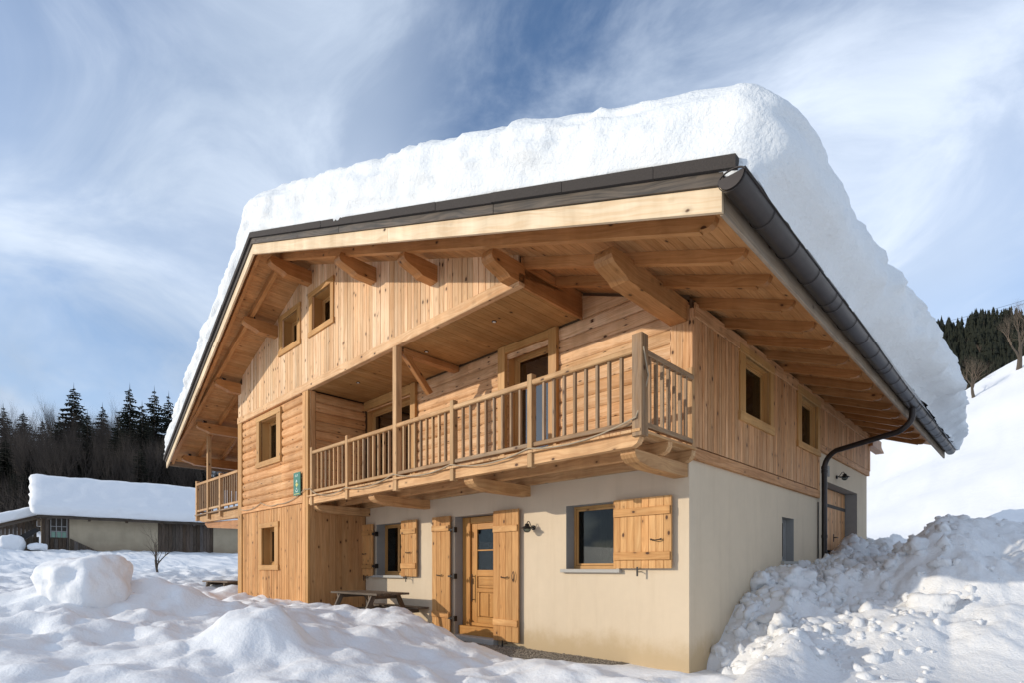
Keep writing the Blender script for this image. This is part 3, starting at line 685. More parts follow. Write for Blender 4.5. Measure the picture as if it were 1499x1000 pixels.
# soffit boards, laid along the house
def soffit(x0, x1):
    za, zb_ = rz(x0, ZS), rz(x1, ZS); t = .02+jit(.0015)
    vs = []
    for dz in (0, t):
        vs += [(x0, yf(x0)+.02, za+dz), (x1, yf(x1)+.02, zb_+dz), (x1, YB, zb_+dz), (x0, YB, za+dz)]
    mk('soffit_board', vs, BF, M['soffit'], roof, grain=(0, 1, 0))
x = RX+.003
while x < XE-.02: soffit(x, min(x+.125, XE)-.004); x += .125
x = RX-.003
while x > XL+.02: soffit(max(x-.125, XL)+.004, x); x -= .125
# roof deck
vs = []; 
for x in (XL-.06, RX, XE+.06):
    for y in (yf(x)+.03, YB+.05):
        for dz in (4.888, 4.955): vs.append((x, y, rz(x, dz)))
fs = []
for i in (0, 1):
    a = i*4; c = a+4; fs += [(a, c, c+2, a+2), (a+1, a+3, c+3, c+1), (a, a+1, c+1, c), (a+2, c+2, c+3, a+3)]
fs += [(0, 2, 3, 1), (8, 9, 11, 10)]
mk('roof_deck', vs, fs, M['zinc'], roof)
# verge: pale barge board, weathered board above it, dark edging in lengths
def strip(name, xa, xb, zlo, zhi, yo, th, m):
    P = [(xa, yf(xa, yo), rz(xa, zlo)), (xb, yf(xb, yo), rz(xb, zlo)), (xb, yf(xb, yo), rz(xb, zhi)), (xa, yf(xa, yo), rz(xa, zhi))]
    slab(name, P, (0, th, 0), m, roof, (1, 0, -S if xa >= RX-.01 else S))
strip('barge_board', RX, -3.1, 4.575, 4.765, -2.56, .035, M['barge']); strip('barge_board', -3.095, XE+.03, 4.575, 4.765, -2.56, .035, M['barge'])
strip('barge_board', XL, -12.2, 4.60, 4.765, -2.56, .035, M['barge']); strip('barge_board', -12.195, RX-.002, 4.575, 4.765, -2.56, .035, M['barge'])
strip('inner_batten', RX, XE, 4.76, 4.815, -2.40, .05, M['soffit']); strip('inner_batten', XL, RX-.002, 4.74, 4.815, -2.42, .07, M['soffit'])
for xa, xb in ((RX, -4.4), (-4.39, -1.0), (-.99, XE+.05)): strip('weathered_board', xa, xb, 4.77, 4.868, -2.585, .05, M['oldbarge'])
strip('weathered_board', XL, RX-.002, 4.77, 4.868, -2.585, .05, M['oldbarge'])
x = RX
while x < XE+.1: x2 = min(x+.98, XE+.16); strip('edge_tile', x+.004, x2, 4.872+jit(.003), 4.975, -2.62-random.uniform(0, .01), .10, M['flash']); x = x2 if x2 < XE+.16 else 9
x = RX
while x > XL+.02: x2 = max(x-.98, XL-.1); strip('edge_tile', x2, x-.004, 4.872, 4.975, -2.62-random.uniform(0, .01), .10, M['flash']); x = x2
# eave fascia and gutter on the right
box('fascia_board', (XE+.0, -2.52, 4.01), (XE+.035, 4., 4.262), M['fascia'], roof); box('fascia_board', (XE+.0, 4.004, 4.01), (XE+.035, YB+.03, 4.262), M['fascia'], roof)
box('fascia_board', (XL-.03, -2.0, rz(XL, ZB)-.02), (XL, YB, rz(XL, ZS)+.02), M['fascia'], roof)
GX, GZ, GR = 1.648, 4.178, .099
def gutter(ya, yb):
    bag = Bag(); n = 14
    for r0, sgn in ((GR, 1), (GR-.006, -1)):
        bs = len(bag.v)
        for y in (ya, yb):
            for i in range(n+1):
                a = math.pi+math.pi*i/n; bag.v.append((GX+r0*math.cos(a), y, GZ+r0*math.sin(a)))
        for i in range(n):
            f = (bs+i, bs+i+1, bs+n+1+i+1, bs+n+1+i); bag.f.append(f if sgn > 0 else f[::-1])
    bag.tube([(GX+GR+.004, ya, GZ+.004), (GX+GR+.004, yb, GZ+.004)], .011, 8)
    return bag.make('gutter', M['zinc'], roof, smooth=True)
yy = -2.68; first = None
while yy < 10.6:
    y2 = min(yy+2.7, 10.66); g_ = gutter(yy, y2)
    q = yy+.02
    while q < y2-.1:
        bg_ = Bag(); bg_.tube([(GX+(GR+.006)*math.cos(a), q, GZ+(GR+.006)*math.sin(a)) for a in [math.pi*(1+i/12) for i in range(13)]], .0035, 6); bg_.tube([(GX-GR, q, GZ), (GX+GR, q, GZ+.015)], .005, 5); bg_.make('gutter_bracket', M['zinc'], g_); q += .62
    yy = y2
for ye in (-2.68, 10.66):
    n = 14; vs = [(GX+GR*math.cos(math.pi+math.pi*i/n), ye, GZ+GR*math.sin(math.pi+math.pi*i/n)) for i in range(n+1)]; slab('gutter_end', vs, (0, .008 if ye < 0 else -.008, 0), M['zinc'], roof, (0, 1, 0))
    b = Bag(); b.tube([(GX+GR*math.cos(math.pi*(1-i/10)), ye+(.02 if ye < 0 else -.02), GZ+.05*math.sin(math.pi*i/10)) for i in range(11)], .007, 5); b.make('gutter_bracket', M['zinc'], roof)
# downpipe
def arc(p0, p1, p2, n=6): return [Vector(p0)*(1-t)**2+Vector(p1)*2*t*(1-t)+Vector(p2)*t*t for t in [i/n for i in range(n+1)]]
b = Bag(); yp = 5.16; yw = 5.70
pts = [Vector((GX, yp, GZ-.08)), Vector((GX, yp, GZ-.17))]+arc((GX, yp, GZ-.2), (GX, yp, GZ-.36), (GX-.22, yp+.07, GZ-.46))+arc((.34, yw-.09, 3.60), (.11, yw, 3.50), (.11, yw, 3.26))+[Vector((.11, yw, .4))]
b.tube(pts, .052, 12, False); dp = b.make('downpipe', M['zinc'], roof, smooth=True)
for z in (3.22, 3.30, 1.9): b = Bag(); b.tube([(.11, yw, z-.03), (.11, yw, z+.03)], .060, 12); b.make('pipe_collar', M['zinc'], dp)
b = Bag(); b.tube([(.02, 5.61, 2.6), (.02, 5.61, .6)], .012, 6); b.make('conduit', M['iron'], chalet)
b = Bag(); b.box((-.0, 6.2, 3.2), (.05, 6.32, 3.42)); b.make('junction_box', M['reveal'], chalet)

# -- balcony in front of the loggia
bal = thing_part('balcony', chalet); YR = -1.37
BX = [-7.76, -6.29, -4.66, -3.13, -1.53, .085]
def brk(x, wd=.2, y0=-1.28, zt=2.612, h=.17, par=bal, m='joist'):
    pr2 = [(0, h), (-.0, h-.05), (.03, h-.09), (.10, h-.13), (.22, h-.15), (.36, 0.0)]
    slab('bracket', [(x-wd, y0+d, zt-h+q) for d, q in pr2]+[(x-wd, -.0, zt-h), (x-wd, -.0, zt)], (wd, 0, 0), M[m], par, (0, 1, 0))
for x in (-.02, -2.79, -5.51, -7.75): brk(x)
for y, x1 in ((-1.33, .10), (-.72, .12), (-.07, .10)):
    z0, z1 = 2.616, 2.762
    P = [(-7.93, y-.05, z0), (x1-.10, y-.05, z0), (x1-.04, y-.05, z0+.03), (x1-.01, y-.05, z0+.08), (x1, y-.05, z1), (-7.93, y-.05, z1)]
    slab('joist', P, (0, .10, 0), M['joist'], bal, (1, 0, 0))
x = -7.93
while x < .12: box('deck_board', (x, -1.43, 2.765), (min(x+.138, .13), -.05, 2.797), M['joist'], bal); x += .142
for i, x in enumerate(BX):
    if i == 2: box('post', (x-.055, YR-.045, 2.58), (x+.055, YR+.075, 5.058), M['rail'], bal, ch=.008)
    elif i == 5: box('post', (x-.065, YR-.05, 2.72), (x+.065, YR+.09, 3.86), M['railold'], bal, ch=.008)
    else: box('post', (x-.042, YR-.045, 2.58), (x+.042, YR+.05, 3.80), M['rail'], bal, ch=.006)
for i in range(5):
    xa = BX[i]+(.056 if i == 2 else .043); xb = BX[i+1]-(.056 if i == 1 else .066 if i == 4 else .043)
    mm = M['rail'] if i < 4 else M['joist']
    rl = box('handrail', (xa, YR-.04, 3.655), (xb, YR+.06, 3.725), mm, bal, ch=.012); box('bottom_rail', (xa, YR-.02, 2.845), (xb, YR+.05, 2.905), M['railold'] if i > 1 else M['rail'], bal, ch=.008)
    n = round((xb-xa)/.165); 
    for k in range(n-1 if n > 1 else 1):
        c = xa+(k+1)*(xb-xa)/n; box('baluster', (c-.018, YR-.012, 2.907), (c+.018, YR+.032, 3.653), M['railold'] if (i > 2 or random.random() < .3) else M['rail'], bal)
# side rail
box('post', (.0, -.09, 2.80), (.085, -.016, 3.83), M['rail'], bal); box('handrail', (.03, YR+.095, 3.66), (.11, -.095, 3.725), M['railold'], bal, ch=.01); box('bottom_rail', (.045, YR+.095, 2.845), (.10, -.095, 2.905), M['railold'], bal)
for k in range(7): c = YR+.095+(k+1)*(1.37-.19)/8; box('baluster', (.05, c-.018, 2.907), (.092, c+.018, 3.658), M['railold'], bal)
# diagonal brace in the loggia behind the tall post
slab('brace', [(-4.70, -1.28, 4.98), (-4.70, -1.18, 5.05), (-4.70, -.62, 4.44), (-4.70, -.70, 4.38)], (.09, 0, 0), M['beam'], bal, (0, .7, -.7))
b = Bag(); b.box((-4.74, -1.25, 4.96), (-4.60, -.02, 5.06)); b.make('tie_beam', M['beam'], bal, grain=(0, 1, 0))
# -- western balcony
wb = thing_part('balcony', chalet)
for x in (-15.52, -13.42): box('post', (x-.05, -1.40, 2.72), (x+.05, -1.30, 3.95), M['rail'], wb)
box('post', (-14.51, -1.402, 2.72), (-14.41, -1.298, rz(-14.4, ZB)-.0), M['rail'], wb)
for xa, xb in ((-15.47, -14.515), (-14.405, -13.475), (-13.365, -12.01)):
    box('handrail', (xa, -1.40, 3.80), (xb, -1.31, 3.87), M['rail'], wb); box('bottom_rail', (xa, -1.38, 2.99), (xb, -1.32, 3.05), M['rail'], wb)
    n = round((xb-xa)/.16)
    for k in range(1, n): c = xa+k*(xb-xa)/n; box('baluster', (c-.018, -1.37, 3.052), (c+.018, -1.33, 3.798), M['railold'], wb)
y = -1.25
while y < 6: box('baluster', (-15.54, y-.018, 3.03), (-15.50, y+.018, 3.80), M['railold'], wb); y += .16
box('handrail', (-15.56, -1.29, 3.80), (-15.48, 6., 3.87), M['railold'], wb); box('bottom_rail', (-15.55, -1.29, 2.97), (-15.49, 6., 3.03), M['railold'], wb)
for y in (-1.32, .6, 2.6): slab('joist', [(-15.6, y, 2.86), (-15.55, y, 2.76), (-15.35, y, 2.70), (-15.1, y, 2.66), (-12.0, y, 2.62), (-12.0, y, 2.86)], (0, .12, 0), M['joist'], wb, (1, 0, 0))
slab('bracket', [(-15.35, -1.2, 2.62), (-15.1, -1.2, 2.50), (-12.0, -1.2, 2.30), (-12.0, -1.2, 2.56), (-15.3, -1.2, 2.68)], (0, .2, 0), M['beam'], wb, (1, 0, 0))
box('deck_board', (-15.6, -1.42, 2.87), (-12.02, 6., 2.905), M['railold'], wb)

# ------------------------------------------------------------------ green sign on the wing
sg = thing('wall_sign', (-8.36, -1.43, 2.84), 'small green enamel sign with a pale emblem on the log wall by the balcony', 'sign')
def lb(name, a, b_, m): return box(name, a, b_, m, sg, ch=.002)
M['sgreen'] = plain('sign_green', (.05, .19, .13), .35, 0, 6, .15); M['spale'] = plain('sign_pale', (.55, .66, .60), .5); M['syel'] = plain('sign_yellow', (.55, .52, .16), .5)
lb('plate', (-.165, -.016, 0), (.165, 0, .50), M['sgreen'])
def flat(name, pts, m, d=-.0195): slab(name, [(x, d, z) for x, z in pts], (0, .003, 0), m, sg)
# lettering line (pale block letters), emblem: peak, flower diamond, arc, foot band
for x0, segs in ((-.075, [(0, 0, .01, .05), (.01, .02, .03, .03), (.01, .04, .03, .05), (.01, 0, .03, .01)]), (-.03, [(0, 0, .01, .05), (.01, 0, .03, .01)]), (.012, [(0, 0, .01, .05), (.01, .03, .022, .045), (.022, .03, .034, .045), (.034, 0, .044, .05)])):
    for i, (p, q, r, s) in enumerate(segs): flat('lettering', [(x0+p, .405+q), (x0+r, .405+q), (x0+r, .405+s), (x0+p, .405+s)], M['spale'])
flat('emblem', [(-.06, .27), (-.02, .35), (.0, .32), (.02, .345), (.03, .29), (-.02, .30)], M['spale'])
flat('emblem', [(-.07, .235), (-.02, .265), (.0, .30), (.03, .26), (.08, .225), (.03, .205), (.0, .17), (-.03, .21)], M['syel'])
flat('emblem', [(-.03, .16), (-.012, .165), (0, .15), (.012, .165), (.03, .16), (0, .115)], M['spale'], -.0215)
flat('emblem', [(-.08, .13), (-.065, .13), (-.035, .095), (0, .085), (.035, .095), (.065, .13), (.08, .13), (.045, .08), (0, .068), (-.045, .08)], M['spale'])
flat('emblem', [(-.13, .025), (.13, .025), (.13, .04), (-.13, .04)], M['syel'])
# ------------------------------------------------------------------ light cable slung along the balcony
b = Bag(); P = []
anch = [(-11.7, -1.43, 2.78), (-10.4, -1.42, 2.85), (-9.4, -1.42, 2.74), (-8.0, -1.43, 2.95), (-7.76, -1.44, 2.93), (-7.3, -1.45, 2.76), (-6.29, -1.44, 2.80), (-4.66, -1.44, 2.86), (-3.13, -1.44, 2.82), (-1.53, -1.44, 2.82), (.085, -1.44, 2.92), (.16, -1.3, 3.4), (.16, -1.42, 3.75)]
for a, c in zip(anch, anch[1:]):
    a, c = Vector(a), Vector(c); sag = min(.11, (c-a).length*.06)
    for k in range(7): t = k/7; P.append(a.lerp(c, t)+Vector((0, 0, -sag*4*t*(1-t))))
b.tube(P, .009, 6)
b.make('light_cable', M['rope'], label='thin pale cable slung in loops along the front of the balcony', cat='cable')

# ------------------------------------------------------------------ snow on the roof
def snow_slab(name, x0, x1, y0, y1, roofz, th, r, res, yfun, amp, label, m, seed=0, taper=.0):
    """rounded slab draped over a roof: box surface grid, rounded, pushed by noise"""
    W, Lh = x1-x0, y1-y0; nx, ny, nz = int(W/res), int(Lh/(res*1.3)), max(6, int(th/(res*.8)))
    vs = []; fs = []; idx = 0
    def face(n1, n2, f, flip):
        nonlocal idx
        a, b_ = np.meshgrid(np.linspace(0, 1, n1+1), np.linspace(0, 1, n2+1), indexing='ij'); vs.append(np.stack(f(a, b_), -1).reshape(-1, 3))
        i = np.arange((n1+1)*(n2+1)).reshape(n1+1, n2+1)+idx; q = np.stack([i[:-1, :-1], i[1:, :-1], i[1:, 1:], i[:-1, 1:]], -1).reshape(-1, 4)
        fs.append(q[:, ::-1] if flip else q); idx += (n1+1)*(n2+1)
    o = lambda a: a*0
    face(nx, ny, lambda a, b_: (a, b_, o(a)+1), False); face(nx, 4, lambda a, b_: (a, b_, o(a)), True)
    face(nx, nz, lambda a, b_: (a, o(a), b_), False); face(nx, nz, lambda a, b_: (a, o(a)+1, b_), True)
    face(ny, nz, lambda a, b_: (o(a), a, b_), True); face(ny, nz, lambda a, b_: (o(a)+1, a, b_), False)
    V = np.concatenate(vs); Q = np.concatenate(fs)
    P = np.stack([V[:, 0]*W, V[:, 1]*Lh, V[:, 2]*th], 1); ext = np.array([W, Lh, th])
    rb = .10; lo = np.array([r, r, rb]); hi = ext-r
    I = np.clip(P, lo, hi); D = P-I; n = np.linalg.norm(D, axis=1, keepdims=True)+1e-9
    rad = np.where(P[:, 2:3] > th*.5, r, np.where(P[:, 2:3] < rb, r, r)); N = D/n
    P2 = I+N*r; P2[:, 2] = np.maximum(P2[:, 2], 0)
    X = x0+P2[:, 0]; Yr = P2[:, 1]; t = P2[:, 2]
    # lean the faces in a little towards the foot
    Y = y0+Yr+yfun(X)*(1-Yr/Lh)
    # noise
    s = seed
    big = fbm(X*.7, Y*.7+t*1.1, t*.9, 3, 11+s); md = fbm(X*1.9, Y*2.2, t*2.6, 3, 21+s); sm_ = fbm(X*3.2+2*md, Y*3.2, t*6.5, 3, 31+s)
    bil = 1-np.abs(fbm(X*2.1, Y*2.1, t*3.4, 3, 51+s))
    edge = ss(.02, .2, t)
    up = np.clip(N[:, 2], 0, 1)
    k = (amp*(.55*big+.5*md)+amp*.32*sm_+amp*.55*(bil-.6)+amp*.35*fbm(X*.45, Y*.45, t*8.5, 2, 91+s))*(1-.45*up)*(.25+.75*edge)*(1-.55*ss(.3, 1.6, X)*ss(.5, -1.5, Y)*(seed == 0))
    X = X+N[:, 0]*k; Y = Y+N[:, 1]*k; t = t+N[:, 2]*k
    if seed == 0: X = X+(.20*ss(-.5, 4, Y)*(1-ss(5.5, 10.7, Y)*2.0))*ss(.2, 1, N[:, 0])*ss(.0, .3, t); X = X+N[:, 0]*.06*bil*ss(2, 7, Y)*(X > 0)
    bulge = ss(0, .25, t)*(1-ss(.62*th, th, t))
    X = X+np.sign(N[:, 0])*np.abs(N[:, 0])**2*taper*(bulge-1)*.9
    if seed == 0: t = t*(1-.20*ss(-2., 2., X)*(1-ss(-1.8, 2.5, Y))+.06*ss(-2, 2, X)*ss(0, 4, Y)-.10*ss(-9, -16, X))
    Z = roofz(X)+t
    if seed == 0: Z = Z-.15*(1-ss(0, .3, t))*ss(1.35, 1.62, X)-.05*(t < .001)*(X < 1.5)
    me = bpy.data.meshes.new(name); me.from_pydata(np.stack([X, Y, Z], 1).tolist(), [], Q.tolist()); me.materials.append(m)
    me.polygons.foreach_set('use_smooth', [True]*len(me.polygons))
    import bmesh
    bm = bmesh.new(); bm.from_mesh(me); bmesh.ops.remove_doubles(bm, verts=bm.verts, dist=.002); bmesh.ops.recalc_face_normals(bm, faces=bm.faces); bm.to_mesh(me); bm.free()
    ob = bpy.data.objects.new(name, me); COL.objects.link(ob); return tag(ob, label, 'snow')
def roofz(X):
    d = X-RX; a = np.sqrt(d*d+.6**2)-.0
    return 4.965-S*RX-S*np.minimum(a, 99)+.0+S*.0
rs = snow_slab('roof_snow', -16.80, 2.03, -2.60, 10.80, lambda X: np.where(1, 4.968-S*RX-S*np.sqrt((X-RX)**2+.02), 0), .95, .46, .07, lambda X: np.where(X < RX, (RX-X)/8.45*.55, 0), .11, 'deep slab of snow overhanging the edges of the chalet roof', M['roofsnow'], taper=.30)
# icicles along the gutter
b = Bag()
random.seed(5)
for i in range(46):
    y = random.uniform(-1.0, 10.2); l = random.uniform(.05, .26); x = 1.72+random.uniform(-.02, .07); z = 4.62+random.uniform(-.08, .05)
    b.tube([(x, y, z), (x+jit(.006), y, z-l*.5), (x, y, z-l)], [.014, .008, .001], 5)
M['ice'] = plain('ice', (.75, .82, .84), .15)
ic = b.make('icicles', M['ice'], label='small icicles hanging behind the gutter below the roof snow', cat='icicles', kind='stuff')

# ------------------------------------------------------------------ ploughed pile on the right
def pile_h(x, y):
    g = ground_h(x, y)
    wall = np.interp(y, [-1, .35, .7, 1.3, 2.0, 2.7, 3.7, 5.5, 8, 10, 13], [-.5, -.2, .18, .52, .98, 1.12, 1.22, 1.48, 1.82, 2.0, 2.2])
    hx = np.clip(x/5., 0, 2)
    # crest away from the wall
    dx, dy = x-CAM.x, y-CAM.y; F = dx*FW.x+dy*FW.y; L = dx*RT.x+dy*RT.y; u = L/F
    crest = np.interp(u, [.2, .36, .43, .50, .56, .63, .70, .78, .85, .94, 1.1, 1.4], [.0, .2, .6, .85, .92, 1.05, 1.45, 2.02, 2.12, 2.05, 2.0, 2.0])
    Fc = np.interp(u, [.3, .45, .6, .8, 1.0, 1.4], [6.6, 7.4, 9.2, 9.4, 8.8, 8.4])
    front = ss(0, 1, (F-(Fc-3.6))/3.6)**1.15
    backf = 1-.35*ss(0, 3, F-Fc)-.65*ss(2.5, 7, F-Fc)
    h = crest*np.clip(front*backf, 0, 1)
    near = ss(1.6, 0.1, x)
    h = np.maximum(h, 0)*(1-near)+np.maximum(wall, -.3)*near
    x2 = x+.12*fbm(x*1.3, y*1.3, o=2, seed=61); y2 = y+.12*fbm(x*1.3+9, y*1.3, o=2, seed=62)
    d1 = worley(x2*.95, y2*.95, 3); d2 = worley(x2*2.3, y2*2.3, 4); d3 = worley(x2*5.4, y2*5.4, 6)
    d4 = worley(x2*11., y2*11., 8); lum = .34*(.55-d1**1.5)*1.0+.20*(.55-d2**1.5)+.11*(.5-d3**1.5)+.05*(.5-d4**1.5)-.13
    a = ss(.02, .5, h)
    rough_ = .34+.66*ss(-.6, .5, fbm(x*.8, y*.8, o=2, seed=63)+.35*(1-ss(0, 3.2, x)))
    h = h+a*rough_*lum+.02*fbm(x*9, y*9, o=3, seed=65)*a+.10*fbm(x*1.1, y*1.1, o=2, seed=67)*a
    return np.where(h > .02, h, h-.25*ss(.02, -.1, h))-.03
px_ = axis([(-.06, 6, .04), (6, 12.5, .07)]); py_ = axis([(-2.2, 8, .042), (8, 14.5, .1)])
sp = grid_mesh('snow_pile', px_, py_, pile_h, M['pilesnow'], label='high ploughed heap of lumpy snow against the shaded side wall', cat='snow pile')
# loose clumps on the pile
random.seed(12)
def clump(bag, c, r, seed):
    rn = random.Random(seed); import bmesh
    bm = bmesh.new(); bmesh.ops.create_icosphere(bm, subdivisions=3 if r > .1 else 2, radius=1.)
    k = [rn.uniform(.65, 1.3) for _ in range(3)]; of = rn.uniform(0, 99); co = np.array([v.co[:] for v in bm.verts])
    q = 1+.42*fbm(co[:, 0]*1.5+of, co[:, 1]*1.5, co[:, 2]*1.5, 3, 5); co = co*q[:, None]*np.array(k)*r+np.array(c)
    bag.add(co.tolist(), [tuple(v.index for v in f.verts) for f in bm.faces]); bm.free()
b = Bag(); CL = []
for i in range(1500):
    if i < 1050: x, y = abs(random.gauss(0, 1.0))+.08, random.uniform(.4, 9.8)
    else: x, y = random.uniform(.5, 10), random.uniform(-.5, 9)
    r = random.choice([.025, .03, .04, .05, .07, .10]) if i % 22 else random.uniform(.12, .2)
    if i > 1050: r *= .6
    CL.append((x, y, r))
cl = np.array(CL); cz = pile_h(cl[:, 0], cl[:, 1]); cg = ground_h(cl[:, 0], cl[:, 1])
for i, (x, y, r) in enumerate(CL):
    if cz[i] > cg[i]: clump(b, (x, y, cz[i]-r*.22), r, i)
b.make('snow_clumps', M['pilesnow'], smooth=True, label='loose clumps of snow strewn over the ploughed heap', cat='snow clumps', kind='stuff')
# ------------------------------------------------------------------ snow boulder, front left
def rock(name, c, rad, seed, label, cat, m, sub=5, amp=.18, sq=1.):
    import bmesh
    bm = bmesh.new(); bmesh.ops.create_icosphere(bm, subdivisions=sub, radius=1.); co = np.array([v.co[:] for v in bm.verts])
    p = 3.2; nrm = (np.abs(co)**p).sum(1)**(1/p); co = co/nrm[:, None]**sq
    q = 1+amp*fbm(co[:, 0]*1.1+seed, co[:, 1]*1.1, co[:, 2]*1.1, 3, seed)+.03*fbm(co[:, 0]*5+seed, co[:, 1]*5, co[:, 2]*5, 3, seed+4)
    co = co*q[:, None]*np.array(rad)
    o = mk(name, co, [tuple(v.index for v in f.verts) for f in bm.faces], m, smooth=True, label=label, cat=cat); o.location = c; bm.free(); return o
rb_ = rock('snow_boulder', (-7.42, -5.22, .88), (.57, .56, .52), 12, 'big rounded block of snow lying in the left foreground', 'snow block', M['snow'], amp=.16)
rb_.rotation_euler = (.1, -.12, .6)
# ------------------------------------------------------------------ gravel by the wall
b = Bag(); b.box((-5.4, -.75, -.5), (-.9, -.002, -.095)); M['gravelbed'] = plain('gravel_bed', (.16, .135, .105), .95, 0, 60, .5, .6)
b.make('gravel_strip', M['gravelbed'], kind='structure')
b = Bag(); random.seed(3)
for i in range(2600):
    x, y = random.uniform(-5.3, -1.0), -random.uniform(.01, .72); r = random.uniform(.008, .018); z = -.095+r*.3
    a = random.uniform(0, 3); ca, sa = math.cos(a)*r, math.sin(a)*r
    b.add([(x+ca, y+sa, z), (x-sa, y+ca, z), (x-ca, y-sa, z), (x+sa, y-ca, z), (x, y, z+r*.9), (x, y, z-r)], [(0, 1, 4), (1, 2, 4), (2, 3, 4), (3, 0, 4)])
M['stone'] = plain('gravel_stones', (.28, .235, .18), .9, 0, 45, .7)
b.make('gravel', M['stone'], label='brown gravel laid bare along the foot of the plaster wall', cat='gravel', kind='stuff')

# ------------------------------------------------------------------ picnic tables
def table(loc, rz_, label, L=1.75):
    t = thing('picnic_table', loc, label, 'table', 'picnic tables half sunk in snow', rz_)
    for i in range(5): box('tabletop_plank', (-L/2+jit(.01), -.36+i*.146, .72), (L/2+jit(.01), -.36+i*.146+.138, .76), M['table'], t)
    for s in (-1, 1):
        for i in range(2): box('bench_plank', (-L/2, s*.70-.14+i*.142, .42), (L/2, s*.70-.14+i*.142+.135, .455), M['table'], t)
        for e in (-1, 1):
            x = e*(L/2-.28); slab('leg', [(x, s*.22, .715), (x, s*.32, .715), (x, s*.66, 0), (x, s*.55, 0)], (.045, 0, 0), M['table'], t, (0, .4*s, -.7))
    for e in (-1, 1):
        x = e*(L/2-.28)-.05; box('crossbar', (x, -.80, .33), (x+.045, .80, .415), M['table'], t); box('crossbar', (x, -.34, .64), (x+.045, .34, .715), M['table'], t)
    return t
table((-6.40, -.86, .02), .0, 'weathered picnic table half buried in snow below the small shuttered window')
table((-14.15, -.95, .12), .08, 'dark picnic table sunk in snow behind the left corner of the chalet')

# ------------------------------------------------------------------ barn
BA = Vector((*fl(33., -28.4), 0)); BE = Vector((*fl(40.1, -20.2), 0)); bd = (BE-BA); BL = bd.length; bx_ = bd.normalized(); by_ = Vector((-bx_.y, bx_.x, 0))
if by_.dot(FW) < 0: by_ = -by_
ang = math.atan2(bx_.y, bx_.x)
barn = thing('barn', (BA.x, BA.y, 0), 'old low barn of ochre render and dark boards at the edge of the wood', 'barn', rz=ang)
EZ = 4.5
b = Bag(); b.box((1.32, .02, -1), (BL*.55, .3, EZ)); b.box((0, 7., -1), (BL, 7.3, EZ)); b.box((0, .3, -1), (.3, 7., EZ)); b.box((BL*.86, .02, -1), (BL+6, .3, EZ)); b.make('wall', M['barnplaster'], barn)
x = BL*.55
wl = box('board_wall', (x, .12, 0), (BL*.86, .2, EZ), M['barnwood'], barn)
while x < BL*.86-.02: box('board', (x, .04, .5), (x+.2, .11+jit(.01), EZ), M['barnwood'], wl, grain=2); x += .21
wl = box('board_wall', (.0, .2, 0), (1.30, .28, EZ), M['dark'], barn)
for x0, x1, z0, z1 in ((0, .42, .6, EZ), (.42, 1.2, .6, 3.05), (1.2, 1.32, .6, EZ)):
    x = x0
    while x < x1-.02: box('board', (x, .1, z0), (min(x+.19, x1)-.02, .18+jit(.02), z1+jit(.03)), M['barnwood'], wl, grain=2); x += .19
bw = box('window', (.40, .10, 3.06), (1.24, .18, 3.14), M['barnwood'], barn)
for x in (.42, .68, .93, 1.18): box('frame', (x, .09, 3.145), (x+.045, .16, EZ), M['reveal'], bw, grain=2)
for z in (3.50, 3.80): box('frame', (.42, .095, z), (1.22, .155, z+.05), M['reveal'], bw, grain=0)
M['greenglass'] = plain('green_pane', (.22, .36, .27), .2)
for x in (.47, .73, .98): box('pane', (x, .14, 3.15), (x+.19, .155, 3.49), M['greenglass'], bw)
# lower lean boards in front of the wall
for k in range(8): slab('plank', [(1.35+k*.2, -.04, .3), (1.53+k*.2, -.04, .3), (1.53+k*.2, -.04, 3.10-.11*k-.1), (1.35+k*.2, -.04, 3.10-.11*k)], (0, .05, 0), M['barnwood'], barn, (0, 0, 1))
b = Bag(); RH = 7.2
b.add([(-.2, -.7, EZ-.25), (BL+7, -.7, EZ-.25), (BL+7, 3.6, RH-.6), (-.2, 3.6, RH-.6), (-.2, -.7, EZ-.1), (BL+7, -.7, EZ-.1), (BL+7, 3.6, RH-.45), (-.2, 3.6, RH-.45)], BF)
b.add([(-.2, 3.6, RH-.6), (BL+7, 3.6, RH-.6), (BL+7, 8., EZ-.25), (-.2, 8., EZ-.25), (-.2, 3.6, RH-.45), (BL+7, 3.6, RH-.45), (BL+7, 8., EZ-.1), (-.2, 8., EZ-.1)], BF)
b.make('roof', M['barnwood'], barn, grain=(1, 0, 0))
k = 0; x = .3
while x < BL+5: box('rafter_end', (x, -.78, EZ-.33), (x+.14, -.5, EZ-.2), M['barnwood'], barn, grain=1); x += 1.9
# gable triangle on the left end
slab('gable', [(.1, .1, EZ-.1), (.1, 7.2, EZ-.1), (.1, 3.6, RH-.6)], (.1, 0, 0), M['barnwood'], barn, (0, 0, 1))
# snow on the barn
def barnz(X): return X*0
bs = snow_slab('barn_snow', 0, BL+8, 0, 9.4, lambda X: X*0, .62, .30, .28, lambda X: X*0, .10, 'smooth thick blanket of snow on the long barn roof', M['snow'], seed=9)
co = np.empty(len(bs.data.vertices)*3); bs.data.vertices.foreach_get('co', co); co = co.reshape(-1, 3); yl = co[:, 1]-.85-4.4+.5
co[:, 2] += RH-.24-.56*np.sqrt((co[:, 1]-4.55)**2+.12); co[:, 0] -= .5; co[:, 1] -= .95
bs.data.vertices.foreach_set('co', co.ravel()); bs.location = barn.location; bs.rotation_euler = barn.rotation_euler
